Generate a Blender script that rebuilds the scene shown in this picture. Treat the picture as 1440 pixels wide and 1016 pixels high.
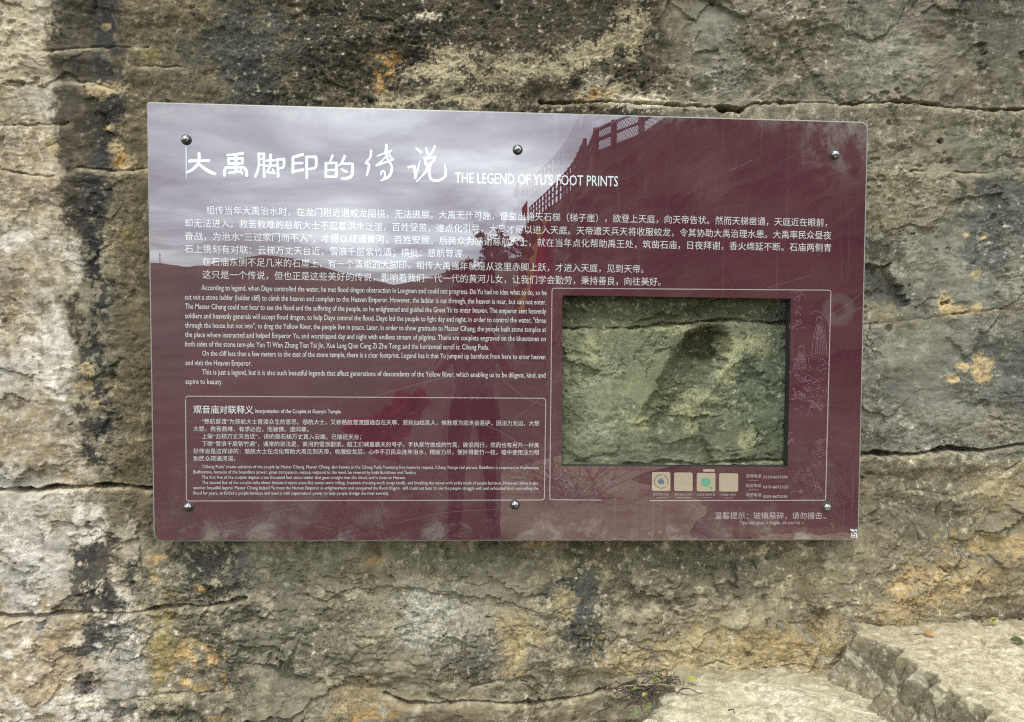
import bpy, bmesh, math, random
import numpy as np
from mathutils import Vector, Matrix

random.seed(7)
for o in list(bpy.data.objects):
    bpy.data.objects.remove(o)
SC = bpy.context.scene
COL = SC.collection

# ------------------------------------------------------------------ camera
FPX = 1040.0                                   # focal length in pixels of a 1440 px wide picture (26 mm)
NC = np.array([-0.05049873, 0.04071427, 0.99785532]); NC /= np.linalg.norm(NC)
UC = np.array([0.00367221, 0.99916946, -0.04058205]); UC -= NC * (UC @ NC); UC /= np.linalg.norm(UC)
RC = np.array([0.9986466, -0.01038235, 0.05096239]); RC -= NC * (RC @ NC) + UC * (RC @ UC); RC /= np.linalg.norm(RC)
B = np.stack([RC, NC, UC])                     # camera (right, up, forward) -> world (x, y, z)
DIST = 2.4843                                  # camera to the sign's glass
CAMZ = 1.45
CAM = np.array([0.0, -DIST, CAMZ])
cam = bpy.data.cameras.new('camera'); cam_o = bpy.data.objects.new('camera', cam); COL.objects.link(cam_o)
cam.sensor_width = 36.0; cam.lens = FPX / 1440 * 36.0
cam.clip_start = 0.005; cam.clip_end = 6000
right, upv, fwd = B[:, 0], B[:, 1], B[:, 2]
M = Matrix(((right[0], upv[0], -fwd[0], CAM[0]), (right[1], upv[1], -fwd[1], CAM[1]),
            (right[2], upv[2], -fwd[2], CAM[2]), (0, 0, 0, 1)))
cam_o.matrix_world = M
SC.camera = cam_o

# ------------------------------------------------------------------ light
SUN_EL, SUN_AZ = math.radians(64), math.radians(196)      # azimuth from +Y clockwise: in front of the cliff
SC.view_settings.view_transform = 'Standard'
SC.view_settings.look = 'None'
SC.view_settings.exposure = 0.2
SC.view_settings.gamma = 1.0
SC.cycles.use_denoising = False
SC.cycles.filter_width = 1.15
SKY_STRENGTH = 0.10
CLOUD = 21.0
world = bpy.data.worlds.new('World'); SC.world = world
world.use_nodes = True
wt = world.node_tree; wt.nodes.clear()
def wn(t, **k):
    n = wt.nodes.new(t)
    for a, v in k.items(): setattr(n, a, v)
    return n
sky = wn('ShaderNodeTexSky'); sky.sky_type = 'NISHITA'; sky.sun_disc = False
sky.sun_elevation = SUN_EL; sky.sun_rotation = SUN_AZ
tc = wn('ShaderNodeTexCoord'); sep = wn('ShaderNodeSeparateXYZ'); wt.links.new(tc.outputs['Generated'], sep.inputs[0])
zc = wn('ShaderNodeMath', operation='MAXIMUM'); wt.links.new(sep.outputs['Z'], zc.inputs[0]); zc.inputs[1].default_value = 0.0
zc2 = wn('ShaderNodeMath', operation='ADD'); wt.links.new(zc.outputs[0], zc2.inputs[0]); zc2.inputs[1].default_value = 0.10
dv = wn('ShaderNodeVectorMath', operation='DIVIDE'); cz = wn('ShaderNodeCombineXYZ')
for i in range(3): wt.links.new(zc2.outputs[0], cz.inputs[i])
wt.links.new(tc.outputs['Generated'], dv.inputs[0]); wt.links.new(cz.outputs[0], dv.inputs[1])
mp = wn('ShaderNodeMapping'); mp.inputs['Scale'].default_value = (0.8, 0.9, 0.0); mp.inputs['Location'].default_value = (0.35, 0.1, 0.0)
wt.links.new(dv.outputs[0], mp.inputs['Vector'])
cn = wn('ShaderNodeTexNoise'); cn.inputs['Scale'].default_value = 1.5; cn.inputs['Detail'].default_value = 7; cn.inputs['Roughness'].default_value = 0.55; cn.inputs['Distortion'].default_value = 0.4
wt.links.new(mp.outputs[0], cn.inputs['Vector'])
cr = wn('ShaderNodeValToRGB')
cr.color_ramp.elements[0].position = 0.38; cr.color_ramp.elements[0].color = (0.40, 0.455, 0.51, 1)
cr.color_ramp.elements[1].position = 0.64; cr.color_ramp.elements[1].color = (1.05, 1.17, 1.22, 1)
e = cr.color_ramp.elements.new(0.5); e.color = (0.62, 0.70, 0.77, 1)
wt.links.new(cn.outputs['Fac'], cr.inputs['Fac'])
hz_ = wn('ShaderNodeMapRange'); hz_.interpolation_type = 'SMOOTHSTEP'; hz_.inputs[1].default_value = 0.0; hz_.inputs[2].default_value = 0.55; hz_.inputs[3].default_value = CLOUD * 1.45; hz_.inputs[4].default_value = CLOUD * 1.12
wt.links.new(sep.outputs['Z'], hz_.inputs[0])
cm = wn('ShaderNodeVectorMath', operation='SCALE'); wt.links.new(cr.outputs[0], cm.inputs[0]); brk = wn('ShaderNodeVectorMath', operation='DOT_PRODUCT'); wt.links.new(tc.outputs['Generated'], brk.inputs[0]); brk.inputs[1].default_value = (0.035, -0.965, 0.26)
br2 = wn('ShaderNodeMapRange'); br2.interpolation_type = 'SMOOTHSTEP'; br2.inputs[1].default_value = 0.91; br2.inputs[2].default_value = 1.0; br2.inputs[3].default_value = 0.92; br2.inputs[4].default_value = 1.27; wt.links.new(brk.outputs['Value'], br2.inputs[0])
hb = wn('ShaderNodeMath', operation='MULTIPLY'); wt.links.new(hz_.outputs[0], hb.inputs[0]); wt.links.new(br2.outputs[0], hb.inputs[1])   # thinner cloud where the sun stands behind it
wt.links.new(hb.outputs[0], cm.inputs['Scale'])
mx = wn('ShaderNodeMix', data_type='RGBA'); mx.inputs[0].default_value = 0.88
wt.links.new(sky.outputs[0], mx.inputs[6]); wt.links.new(cm.outputs[0], mx.inputs[7])
bg = wn('ShaderNodeBackground'); bg.inputs['Strength'].default_value = SKY_STRENGTH
wt.links.new(mx.outputs[2], bg.inputs['Color'])
wo = wn('ShaderNodeOutputWorld'); wt.links.new(bg.outputs[0], wo.inputs['Surface'])

sun = bpy.data.lights.new('sun', 'SUN'); sun.energy = 1.5; sun.angle = math.radians(11); sun.color = (1.0, 0.95, 0.87)
sun_o = bpy.data.objects.new('sun', sun); COL.objects.link(sun_o)
sd = Vector((math.sin(SUN_AZ) * math.cos(SUN_EL), math.cos(SUN_AZ) * math.cos(SUN_EL), math.sin(SUN_EL)))
sun_o.rotation_euler = sd.to_track_quat('Z', 'Y').to_euler()

# ------------------------------------------------------------------ helpers
def srgb(r, g, b):
    f = lambda c: (c / 255) / 12.92 if c / 255 <= 0.04045 else ((c / 255 + 0.055) / 1.055) ** 2.4
    return (f(r), f(g), f(b))
def link(o, parent=None):
    COL.objects.link(o)
    if parent is not None: o.parent = parent
    return o
def mesh_obj(name, verts, faces, mat=None, parent=None, smooth=False):
    me = bpy.data.meshes.new(name)
    me.from_pydata([tuple(map(float, v)) for v in verts], [], faces)
    me.validate()
    if mat:
        for m_ in (mat if isinstance(mat, (list, tuple)) else [mat]): me.materials.append(m_)
    if smooth: me.polygons.foreach_set('use_smooth', [True] * len(me.polygons))
    return link(bpy.data.objects.new(name, me), parent)
def bm_obj(name, bm, mat=None, parent=None, smooth=False):
    me = bpy.data.meshes.new(name); bm.to_mesh(me); bm.free()
    if mat: me.materials.append(mat)
    if smooth: me.polygons.foreach_set('use_smooth', [True] * len(me.polygons))
    return link(bpy.data.objects.new(name, me), parent)
def empty(name, loc, label, cat, group=None):
    o = bpy.data.objects.new(name, None); COL.objects.link(o); o.location = loc; o.empty_display_size = 0.05
    return tag(o, label, cat, group)
def tag(o, label=None, cat=None, group=None, kind=None):
    if label: o['label'] = label
    if cat: o['category'] = cat
    if group: o['group'] = group
    if kind: o['kind'] = kind
    return o
def grid_mesh(name, V, mat, parent=None, smooth=True, colors=None, flip=False, grain=None):
    """V: (rows, cols, 3) array -> one sheet"""
    r, c, _ = V.shape
    me = bpy.data.meshes.new(name)
    me.vertices.add(r * c); me.vertices.foreach_set('co', V.astype(np.float32).ravel())
    i = np.arange(r * c).reshape(r, c)
    q = np.stack([i[:-1, :-1], i[:-1, 1:], i[1:, 1:], i[1:, :-1]], -1).reshape(-1, 4)
    if flip: q = q[:, ::-1]
    n = len(q)
    me.loops.add(n * 4); me.loops.foreach_set('vertex_index', q.astype(np.int32).ravel())
    me.polygons.add(n); me.polygons.foreach_set('loop_start', np.arange(0, n * 4, 4, dtype=np.int32))
    me.polygons.foreach_set('use_smooth', np.full(n, smooth))
    me.update(calc_edges=True)
    if colors is not None:
        a = me.attributes.new('rock', 'FLOAT_COLOR', 'POINT')
        cc = np.ones((r * c, 4), np.float32); cc[:, :3] = colors.reshape(-1, 3)
        if grain is not None: cc[:, 3] = grain.ravel()
        a.data.foreach_set('color', cc.ravel())
    me.materials.append(mat)
    return link(bpy.data.objects.new(name, me), parent)

# pixel of the photograph (1440 wide) -> world
def ray(px, py):
    c = np.array([(px - 720) / FPX, -(py - 508) / FPX, 1.0])
    w = B @ c
    return w / w[1]
def on_plane(px, py, Y=0.0):
    return CAM + ray(px, py) * (Y + DIST)
def on_floor(px, py, Z):
    r = ray(px, py); return CAM + r * ((Z - CAMZ) / r[2])
def mirror(px, py, s):                          # a thing seen in the glass at path length s
    r = ray(px, py); return np.array([r[0] * s, -(s - DIST), CAMZ + r[2] * s])
def to_px(X, Y, Z):
    d0, d1, d2 = X - CAM[0], Y - CAM[1], Z - CAM[2]
    cx = B[0, 0] * d0 + B[1, 0] * d1 + B[2, 0] * d2
    cy = B[0, 1] * d0 + B[1, 1] * d1 + B[2, 1] * d2
    cz_ = B[0, 2] * d0 + B[1, 2] * d1 + B[2, 2] * d2
    return 720 + FPX * cx / cz_, 508 - FPX * cy / cz_

# lattice gradient noise
_rs = np.random.RandomState(11)
_ang = _rs.rand(256, 256).astype(np.float32) * 6.2831853
_GX, _GY = np.cos(_ang), np.sin(_ang)
def noise(x, y, seed=0):
    x = x + np.float32(seed * 17.31 + 100); y = y + np.float32(seed * 9.77 + 100)
    xi = np.floor(x); yi = np.floor(y)
    fx = (x - xi).astype(np.float32); fy = (y - yi).astype(np.float32)
    xi = xi.astype(np.int32) & 255; yi = yi.astype(np.int32) & 255
    x1 = (xi + 1) & 255; y1 = (yi + 1) & 255
    u = fx * fx * fx * (fx * (fx * 6 - 15) + 10); v = fy * fy * fy * (fy * (fy * 6 - 15) + 10)
    def g(a, b, dx, dy): return _GX[a, b] * dx + _GY[a, b] * dy
    n00 = g(xi, yi, fx, fy); n10 = g(x1, yi, fx - 1, fy); n01 = g(xi, y1, fx, fy - 1); n11 = g(x1, y1, fx - 1, fy - 1)
    a = n00 + u * (n10 - n00); b = n01 + u * (n11 - n01)
    return (a + v * (b - a)) * 1.5
def fbm(x, y, oct=4, seed=0, gain=0.5, lac=2.03):
    t = 0; a = 1.0; s = 0
    for k in range(oct):
        t = t + a * noise(x, y, seed + k * 3); s += a; a *= gain; x = x * lac; y = y * lac
    return t / s
_c1, _c2, _h1, _h2, _h3 = [_rs.rand(256, 256).astype(np.float32) for _ in range(5)]
def cells(x, y):
    """nearest jittered lattice point: offset to it, three random numbers of its cell, distance to the cell's edge"""
    xi = np.floor(x).astype(np.int32); yi = np.floor(y).astype(np.int32)
    best = np.full(x.shape, 9.0, np.float32); sec = np.full(x.shape, 9.0, np.float32)
    bx = np.zeros_like(best); by = np.zeros_like(best); ia = np.zeros_like(xi); ib = np.zeros_like(xi)
    for i in (-1, 0, 1):
        for j in (-1, 0, 1):
            a = (xi + i) & 255; b = (yi + j) & 255
            dx = x - (xi + i + _c1[a, b]); dy = y - (yi + j + _c2[a, b]); d = np.hypot(dx, dy)
            k = d < best
            sec = np.where(k, best, np.minimum(sec, d)); best = np.where(k, d, best)
            bx = np.where(k, dx, bx); by = np.where(k, dy, by); ia = np.where(k, a, ia); ib = np.where(k, b, ib)
    return bx, by, _h1[ia, ib], _h2[ia, ib], _h3[ia, ib], sec - best
def sst(a, b, x):
    t = np.clip((x - a) / (b - a), 0, 1); return t * t * (3 - 2 * t)

# ------------------------------------------------------------------ materials
def new_mat(name):
    m = bpy.data.materials.new(name); m.use_nodes = True
    nt = m.node_tree; nt.nodes.clear()
    out = nt.nodes.new('ShaderNodeOutputMaterial'); p = nt.nodes.new('ShaderNodeBsdfPrincipled')
    nt.links.new(p.outputs[0], out.inputs[0])
    return m, nt, p
def plain(name, rgb, rough=0.7, metal=0.0, vary=0.25, scale=30, bump=0.0):
    m, nt, p = new_mat(name)
    t = nt.nodes.new('ShaderNodeTexCoord'); n = nt.nodes.new('ShaderNodeTexNoise')
    n.inputs['Scale'].default_value = scale; n.inputs['Detail'].default_value = 6
    nt.links.new(t.outputs['Object'], n.inputs['Vector'])
    r = nt.nodes.new('ShaderNodeMapRange'); r.inputs[1].default_value = 0.25; r.inputs[2].default_value = 0.75
    r.inputs[3].default_value = 1 - vary; r.inputs[4].default_value = 1 + vary
    nt.links.new(n.outputs['Fac'], r.inputs[0])
    s = nt.nodes.new('ShaderNodeVectorMath'); s.operation = 'SCALE'; s.inputs[0].default_value = rgb
    nt.links.new(r.outputs[0], s.inputs['Scale']); nt.links.new(s.outputs[0], p.inputs['Base Color'])
    p.inputs['Roughness'].default_value = rough; p.inputs['Metallic'].default_value = metal
    if bump:
        b = nt.nodes.new('ShaderNodeBump'); b.inputs['Strength'].default_value = 0.6; b.inputs['Distance'].default_value = bump
        nt.links.new(n.outputs['Fac'], b.inputs['Height']); nt.links.new(b.outputs[0], p.inputs['Normal'])
    return m
def rock_mat(name):
    m, nt, p = new_mat(name)
    L = nt.links.new
    t = nt.nodes.new('ShaderNodeTexCoord')
    at = nt.nodes.new('ShaderNodeAttribute'); at.attribute_name = 'rock'
    n1 = nt.nodes.new('ShaderNodeTexNoise'); n1.inputs['Scale'].default_value = 95; n1.inputs['Detail'].default_value = 8; n1.inputs['Roughness'].default_value = 0.8
    n2 = nt.nodes.new('ShaderNodeTexNoise'); n2.inputs['Scale'].default_value = 24; n2.inputs['Detail'].default_value = 10; n2.inputs['Roughness'].default_value = 0.72
    L(t.outputs['Object'], n1.inputs['Vector']); L(t.outputs['Object'], n2.inputs['Vector'])
    r1 = nt.nodes.new('ShaderNodeMapRange'); r1.inputs[1].default_value = 0.3; r1.inputs[2].default_value = 0.72; r1.inputs[3].default_value = 0.50; r1.inputs[4].default_value = 1.50
    r2 = nt.nodes.new('ShaderNodeMapRange'); r2.inputs[1].default_value = 0.3; r2.inputs[2].default_value = 0.7; r2.inputs[3].default_value = 0.72; r2.inputs[4].default_value = 1.28
    L(n1.outputs['Fac'], r1.inputs[0]); L(n2.outputs['Fac'], r2.inputs[0])
    n3 = nt.nodes.new('ShaderNodeTexNoise'); n3.inputs['Scale'].default_value = 230; n3.inputs['Detail'].default_value = 3; n3.inputs['Roughness'].default_value = 0.7; L(t.outputs['Object'], n3.inputs['Vector'])
    r3 = nt.nodes.new('ShaderNodeMapRange'); r3.inputs[1].default_value = 0.3; r3.inputs[2].default_value = 0.7; r3.inputs[3].default_value = 0.68; r3.inputs[4].default_value = 1.32; L(n3.outputs['Fac'], r3.inputs[0])
    m0 = nt.nodes.new('ShaderNodeMath'); m0.operation = 'MULTIPLY'; L(r1.outputs[0], m0.inputs[0]); L(r3.outputs[0], m0.inputs[1])
    mu = nt.nodes.new('ShaderNodeMath'); mu.operation = 'MULTIPLY'; L(m0.outputs[0], mu.inputs[0]); L(r2.outputs[0], mu.inputs[1])
    gmx = nt.nodes.new('ShaderNodeMix'); gmx.data_type = 'FLOAT'; gmx.inputs[2].default_value = 1.0; L(at.outputs['Alpha'], gmx.inputs[0]); L(mu.outputs[0], gmx.inputs[3])
    sc = nt.nodes.new('ShaderNodeVectorMath'); sc.operation = 'SCALE'; L(at.outputs['Color'], sc.inputs[0]); L(gmx.outputs[0], sc.inputs['Scale'])
    L(sc.outputs[0], p.inputs['Base Color'])
    p.inputs['Roughness'].default_value = 0.92; p.inputs['Specular IOR Level'].default_value = 0.25
    b = nt.nodes.new('ShaderNodeBump'); b.inputs['Strength'].default_value = 0.8; b.inputs['Distance'].default_value = 0.004
    L(at.outputs['Alpha'], b.inputs['Strength']); L(n1.outputs['Fac'], b.inputs['Height']); L(b.outputs[0], p.inputs['Normal'])
    return m
MAT_ROCK = rock_mat('weathered_rock')

# ------------------------------------------------------------------ sign frame of reference
CORN = np.array([(206, 143.5), (1221, 171.5), (1207.5, 760), (216, 762)], float)   # TL TR BR BL
SIGN_W, SIGN_H = 2.4, 1.44
def _hom(src, dst):
    A, b = [], []
    for (x, y), (u, v) in zip(src, dst):
        A += [[x, y, 1, 0, 0, 0, -u * x, -u * y], [0, 0, 0, x, y, 1, -v * x, -v * y]]; b += [u, v]
    return np.append(np.linalg.solve(np.array(A, float), np.array(b, float)), 1).reshape(3, 3)
_WC = np.array([on_plane(px, py)[[0, 2]] for px, py in CORN])                       # corners in world x, z
HUV = _hom(CORN, np.array([(0, SIGN_H), (SIGN_W, SIGN_H), (SIGN_W, 0), (0, 0)]))
HW = _hom(np.array([(0, SIGN_H), (SIGN_W, SIGN_H), (SIGN_W, 0), (0, 0)]), _WC)
def uv(px, py):
    q = HUV @ np.array([px, py, 1.0]); return q[:2] / q[2]
def sw(u, v, y=0.0):                                                                # metres on the sign -> world
    q = HW @ np.array([u, v, 1.0]); return np.array([q[0] / q[2], y, q[1] / q[2]])
U1PX = SIGN_W / 1004.0                                                              # one picture pixel on the sign, in metres

# ------------------------------------------------------------------ cliff
fx = np.arange(-2.15, 2.151, 0.003); fz = np.arange(-0.06, 2.72, 0.003)
cx_ = 2.15 + np.cumsum(0.0045 * 1.036 ** np.arange(125)); czu = 2.72 + np.cumsum(0.006 * 1.06 ** np.arange(72)); czd = np.array([-0.5, -0.12])
xs = np.concatenate([-cx_[::-1], fx, cx_]); zs = np.concatenate([czd, fz, czu])
X, Z = np.meshgrid(xs.astype(np.float32), zs.astype(np.float32))
PX, PY = to_px(X, 0.07, Z)
PX = PX.astype(np.float32); PY = PY.astype(np.float32)

w1 = fbm(X * 5, Z * 5, 4, 1); w2 = fbm(X * 5, Z * 5, 4, 21)
n_big = fbm(X * 1.3, Z * 1.3, 4, 5)
n_mid = fbm(X * 6, Z * 9, 5, 9)
n_fine = fbm(X * 28, Z * 38, 4, 13, 0.6)
n_gr = fbm(X * 90, Z * 110, 3, 17, 0.7)
n_lay = fbm(X * 2.2, Z * 13, 5, 25, 0.55)
n_strk = fbm(X * 9, Z * 0.9, 4, 29)
PXw = PX + 16 * w1 + 9 * n_fine * 1.2; PYw = PY + 14 * w2 + 8 * n_fine

def poly_dist(pts, maxd=40, warp=5.0):
    """pixel distance to a polyline (inf far away), and side (positive above)"""
    D_ = np.full(PX.shape, 1e3, np.float32); S_ = np.zeros(PX.shape, np.float32)
    qx = PX + warp * w2 + 2.5 * n_fine; qy = PY + warp * w1 * 1.3 + 3.0 * n_fine
    for (ax, ay), (bx, by) in zip(pts[:-1], pts[1:]):
        m_ = (PX > min(ax, bx) - maxd) & (PX < max(ax, bx) + maxd) & (PY > min(ay, by) - maxd) & (PY < max(ay, by) + maxd)
        if not m_.any(): continue
        x = qx[m_]; y = qy[m_]
        L2 = (bx - ax) ** 2 + (by - ay) ** 2
        t = np.clip(((x - ax) * (bx - ax) + (y - ay) * (by - ay)) / L2, 0, 1)
        ddx = x - (ax + t * (bx - ax)); ddy = y - (ay + t * (by - ay))
        d = np.hypot(ddx, ddy)
        old = D_[m_]; k = d < old
        old[k] = d[k]; D_[m_] = old
        so = S_[m_]; so[k] = -ddy[k]; S_[m_] = so
    return D_, S_
cracks = [  # points, half width px, depth m, step of the bed below (m, outward)
    ([(-60, 68), (75, 69), (150, 62), (205, 64)], 1.6, .012, .006),
    ([(-60, 119), (0, 117), (60, 116), (120, 112), (165, 124)], 1.7, .016, .010),
    ([(-60, 180), (0, 178), (40, 176), (95, 174)], 1.6, .012, -.006),
    ([(-60, 238), (0, 240), (75, 246), (110, 236), (160, 239), (205, 234), (260, 236)], 1.75, .020, .010),
    ([(-60, 692), (0, 691), (45, 690), (85, 687), (150, 683), (215, 688), (300, 690)], 3.4, .060, .012),
    ([(-60, 870), (0, 868), (60, 866), (130, 864), (180, 861), (222, 855), (300, 852), (322, 849), (345, 842)], 2.4, .022, .012),
    ([(760, 140), (860, 143), (960, 147), (1000, 150), (1030, 155), (1060, 148), (1130, 143), (1220, 145), (1290, 142), (1330, 149), (1440, 152), (1520, 150)], 1.9, .022, .012),
    ([(1012, 152), (1045, 154)], 4.5, .055, .0),
    ([(1180, 238), (1290, 240), (1340, 243), (1400, 240), (1440, 235), (1520, 232)], 1.6, .016, .006),
    ([(1180, 456), (1260, 455), (1320, 443), (1380, 438), (1440, 437), (1520, 436)], 1.7, .018, -.004),
    ([(1150, 642), (1215, 641), (1290, 640), (1330, 635), (1400, 632), (1440, 628), (1520, 620)], 3.4, .060, .012),
    ([(740, 466), (790, 463), (830, 459), (890, 462), (950, 455), (1000, 452), (1060, 453), (1130, 456)], 2.0, .024, .012),
    ([(880, 652), (930, 649), (980, 650), (1020, 646), (1060, 648), (1130, 640)], 2.6, .022, .006),
    ([(1020, 632), (1060, 628), (1100, 618)], 1.0, .008, .0),
    ([(540, 975), (575, 987), (610, 991), (660, 986), (720, 986), (790, 979), (830, 974), (890, 958)], 2.2, .024, .012),
    ([(640, 985), (665, 965), (700, 955), (740, 958)], 1.6, .014, .006),
    ([(1283, 735), (1290, 760), (1300, 785), (1322, 802)], 1.6, .018, .0),
    ([(918, -10), (912, 50), (918, 100), (924, 140)], 1.2, .010, .0),
    ([(196, 880), (178, 896), (162, 905), (150, 925), (158, 945)], 1.2, .010, .006),
    ([(190, 760), (195, 790), (200, 830), (185, 850)], 1.3, .012, .0),
    ([(978, 570), (988, 578), (1002, 580)], 1.2, .014, .010),
    ([(845, 930), (862, 905), (885, 880), (905, 858)], 1.2, .010, .005),
    ([(60, 990), (160, 985), (240, 975), (330, 968)], 1.2, .010, .004),
    ([(190, 90), (240, 92), (262, 98)], 1.1, .008, .003),
    ([(960, 950), (1010, 930), (1060, 938), (1120, 928), (1170, 935)], 1.6, .012, .006),
    ([(1290, 690), (1340, 700), (1395, 675), (1450, 640)], 1.4, .012, .010),
]
n_iso = fbm(X * 14, Z * 15, 5, 11, 0.58)
_sp = fbm(X * 2.6, Z * 2.9, 4, 81, 0.55) + 0.35 * fbm(X * 13, Z * 15, 3, 83)
_zone = np.maximum.reduce([0.30 * (1 - sst(70, 230, PX)), 0.20 * sst(1200, 1260, PX) * sst(330, 380, PY) * (1 - sst(610, 650, PY)), 0.16 * sst(930, 990, PX) * (1 - sst(140, 160, PY)), 0.12 * sst(740, 800, PY)])
calm = sst(-0.02, 0.30, _sp + _zone) * (1 - 0.75 * sst(270, 340, PX) * (1 - sst(900, 940, PX)) * (1 - sst(140, 230, PY)))
H = 0.026 * n_big + 0.015 * n_mid + 0.007 * n_iso * (1 - 0.35 * calm) + 0.0048 * n_fine * (1 - 0.65 * calm)
rough_top = sst(270, 400, PXw) * (1 - sst(900, 960, PXw)) * (1 - sst(140, 230, PYw))     # pitted coarse zone over the sign
smooth_left = sst(150, 175, PXw) * (1 - sst(285, 330, PXw)) * (1 - sst(640, 800, PYw))
H += n_gr * (0.0022 + 0.0022 * rough_top - 0.0008 * smooth_left) * (1 - 0.6 * calm)
H -= rough_top * 0.012 * sst(0.22, 0.5, fbm(X * 22, Z * 26, 3, 41)) * sst(-0.1, 0.2, fbm(X * 4, Z * 4, 2, 42))
H += 0.0045 * n_lay * (1 - 0.6 * smooth_left)
tl = (fbm(X * 3.2, Z * 4.6, 5, 33, 0.55) + 0.10 * n_mid + 0.05 * n_fine) * 7.0
fr = tl - np.floor(tl)
flake_on = sst(-0.05, 0.22, fbm(X * 2.1, Z * 2.1, 3, 37)) * (1 - 0.85 * smooth_left)
H += (np.floor(tl) + sst(0.0, 0.08, fr)) * 0.0052 * flake_on
rim = (sst(0.0, 0.04, fr) * (1 - sst(0.06, 0.3, fr))) * flake_on * sst(-0.05, 0.25, fbm(X * 20, Z * 20, 3, 39))
fac_on = (0.35 + 0.65 * sst(-0.25, 0.15, fbm(X * 1.7, Z * 1.7, 3, 71))) * (1 - 0.8 * smooth_left) * (1 - 0.6 * rough_top)
wx = 0.09 * n_mid + 0.035 * n_iso + 0.012 * n_fine; wz = 0.06 * fbm(X * 6, Z * 9, 5, 73) + 0.03 * fbm(X * 14, Z * 15, 4, 75) + 0.010 * n_fine
ax, az, h1, h2, h3, e1 = cells((X + wx) / 0.30 + 40, (Z + wz) / 0.19 + 40)
H += fac_on * ((h1 - 0.5) * 0.016 + (h2 - 0.5) * 0.060 * ax + (h3 - 0.5) * 0.050 * az)
bx_, bz_, g1, g2, g3, e2 = cells((X + wx * 0.6) / 0.095 + 80, (Z + wz * 0.6) / 0.060 + 80)
H += fac_on * sst(-0.2, 0.2, n_big * 2 + h2 - 0.5) * ((g1 - 0.5) * 0.007 + (g2 - 0.5) * 0.024 * bx_ + (g3 - 0.5) * 0.020 * bz_)
facet_tone = fac_on * ((h3 - 0.5) * 0.34 + (g3 - 0.5) * 0.26)
facet_edge = fac_on * np.maximum((1 - sst(0.01, 0.05, e1)) * (h1 > 0.35), 0.7 * (1 - sst(0.01, 0.07, e2)) * (g1 > 0.6))
pits = sst(0.30, 0.42, fbm(X * 16, Z * 20, 3, 45)) * sst(0.05, 0.25, fbm(X * 3, Z * 3, 2, 46))
H -= 0.006 * pits
crack_m = np.zeros_like(X); lip = np.zeros_like(X)
for pts, hw, dep, stp in cracks:
    d, s = poly_dist(pts)
    big = hw >= 1.8
    var = (0.6 if big else 0.15) + 1.1 * np.clip(fbm(X * 9, Z * 9, 3, 51) * 1.6 + 0.3, 0, 1)
    c = (1 - sst(hw * 0.25 * var, hw * (1.0 if big else 0.8) * var + 1.0, d)) * np.clip(var * 1.3, 0.25, 1)
    H -= c * dep * (1.0 if big else 0.75) * np.clip(var, 0, 1.2)
    crack_m = np.maximum(crack_m, c)
    if stp:
        near = d < 900
        H += np.where(near, stp * np.clip(-s / 7, -1, 1) * 0.5 * (1 - sst(12, 40, d)), 0)
        lip = np.maximum(lip, np.where(near, (1 - sst(hw + 2, hw + 8, d)) * (s < 0), 0))
# relief of the footprint seen through the pane
def seg_d(ax, ay, bx, by, qx, qy):
    L2 = (bx - ax) ** 2 + (by - ay) ** 2
    t = np.clip(((qx - ax) * (bx - ax) + (qy - ay) * (by - ay)) / L2, 0, 1)
    return np.hypot(qx - ax - t * (bx - ax), qy - ay - t * (by - ay)), t
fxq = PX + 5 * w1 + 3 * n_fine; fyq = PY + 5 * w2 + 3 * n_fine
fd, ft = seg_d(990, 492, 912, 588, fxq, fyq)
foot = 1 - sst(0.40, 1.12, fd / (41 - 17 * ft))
H -= foot * (0.062 - 0.050 * ft)
H -= 0.042 * (1 - sst(np.where(fxq > 990, 0.82, 0.45).astype(np.float32), np.where(fxq > 990, 1.02, 1.15).astype(np.float32), np.hypot((fxq - 994) / 33, (fyq - 484) / 25)))
rd, rt = seg_d(952, 472, 884, 584, fxq, fyq); H += 0.016 * (1 - sst(3, 13, rd))
rd2, _ = seg_d(1024, 505, 975, 562, fxq, fyq); H += 0.020 * (1 - sst(3, 13, rd2))
# lower right of the cliff leans out towards the steps
H += 0.07 * sst(680, 900, PY + 0.25 * (PX - 1200)) * sst(1100, 1300, PX)
H += 0.03 * sst(800, 1000, PY)
# two drilled anchor holes
for hx, hy, hr in ((1328, 197, 4.5), (1331, 427, 3.6), (1338, 425, 3.0)):
    H -= 0.05 * (1 - sst(hr * 0.6, hr * 1.2, np.hypot(PX - hx, (PY - hy) * 1.1)))
# keep clear of the sign
inside = sst(190, 202, PX) * (1 - sst(1226, 1238, PX)) * sst(128, 140, PY) * (1 - sst(764, 776, PY))
H = H * (1 - inside) + np.minimum(H, 0.010) * inside
winz = sst(776, 786, PX) * (1 - sst(1114, 1124, PX)) * sst(400, 412, PY) * (1 - sst(660, 670, PY))
H += 0.030 * winz
H = np.minimum(H, 0.050 + 0.2 * (1 - inside))
YW = 0.080 - H

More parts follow.
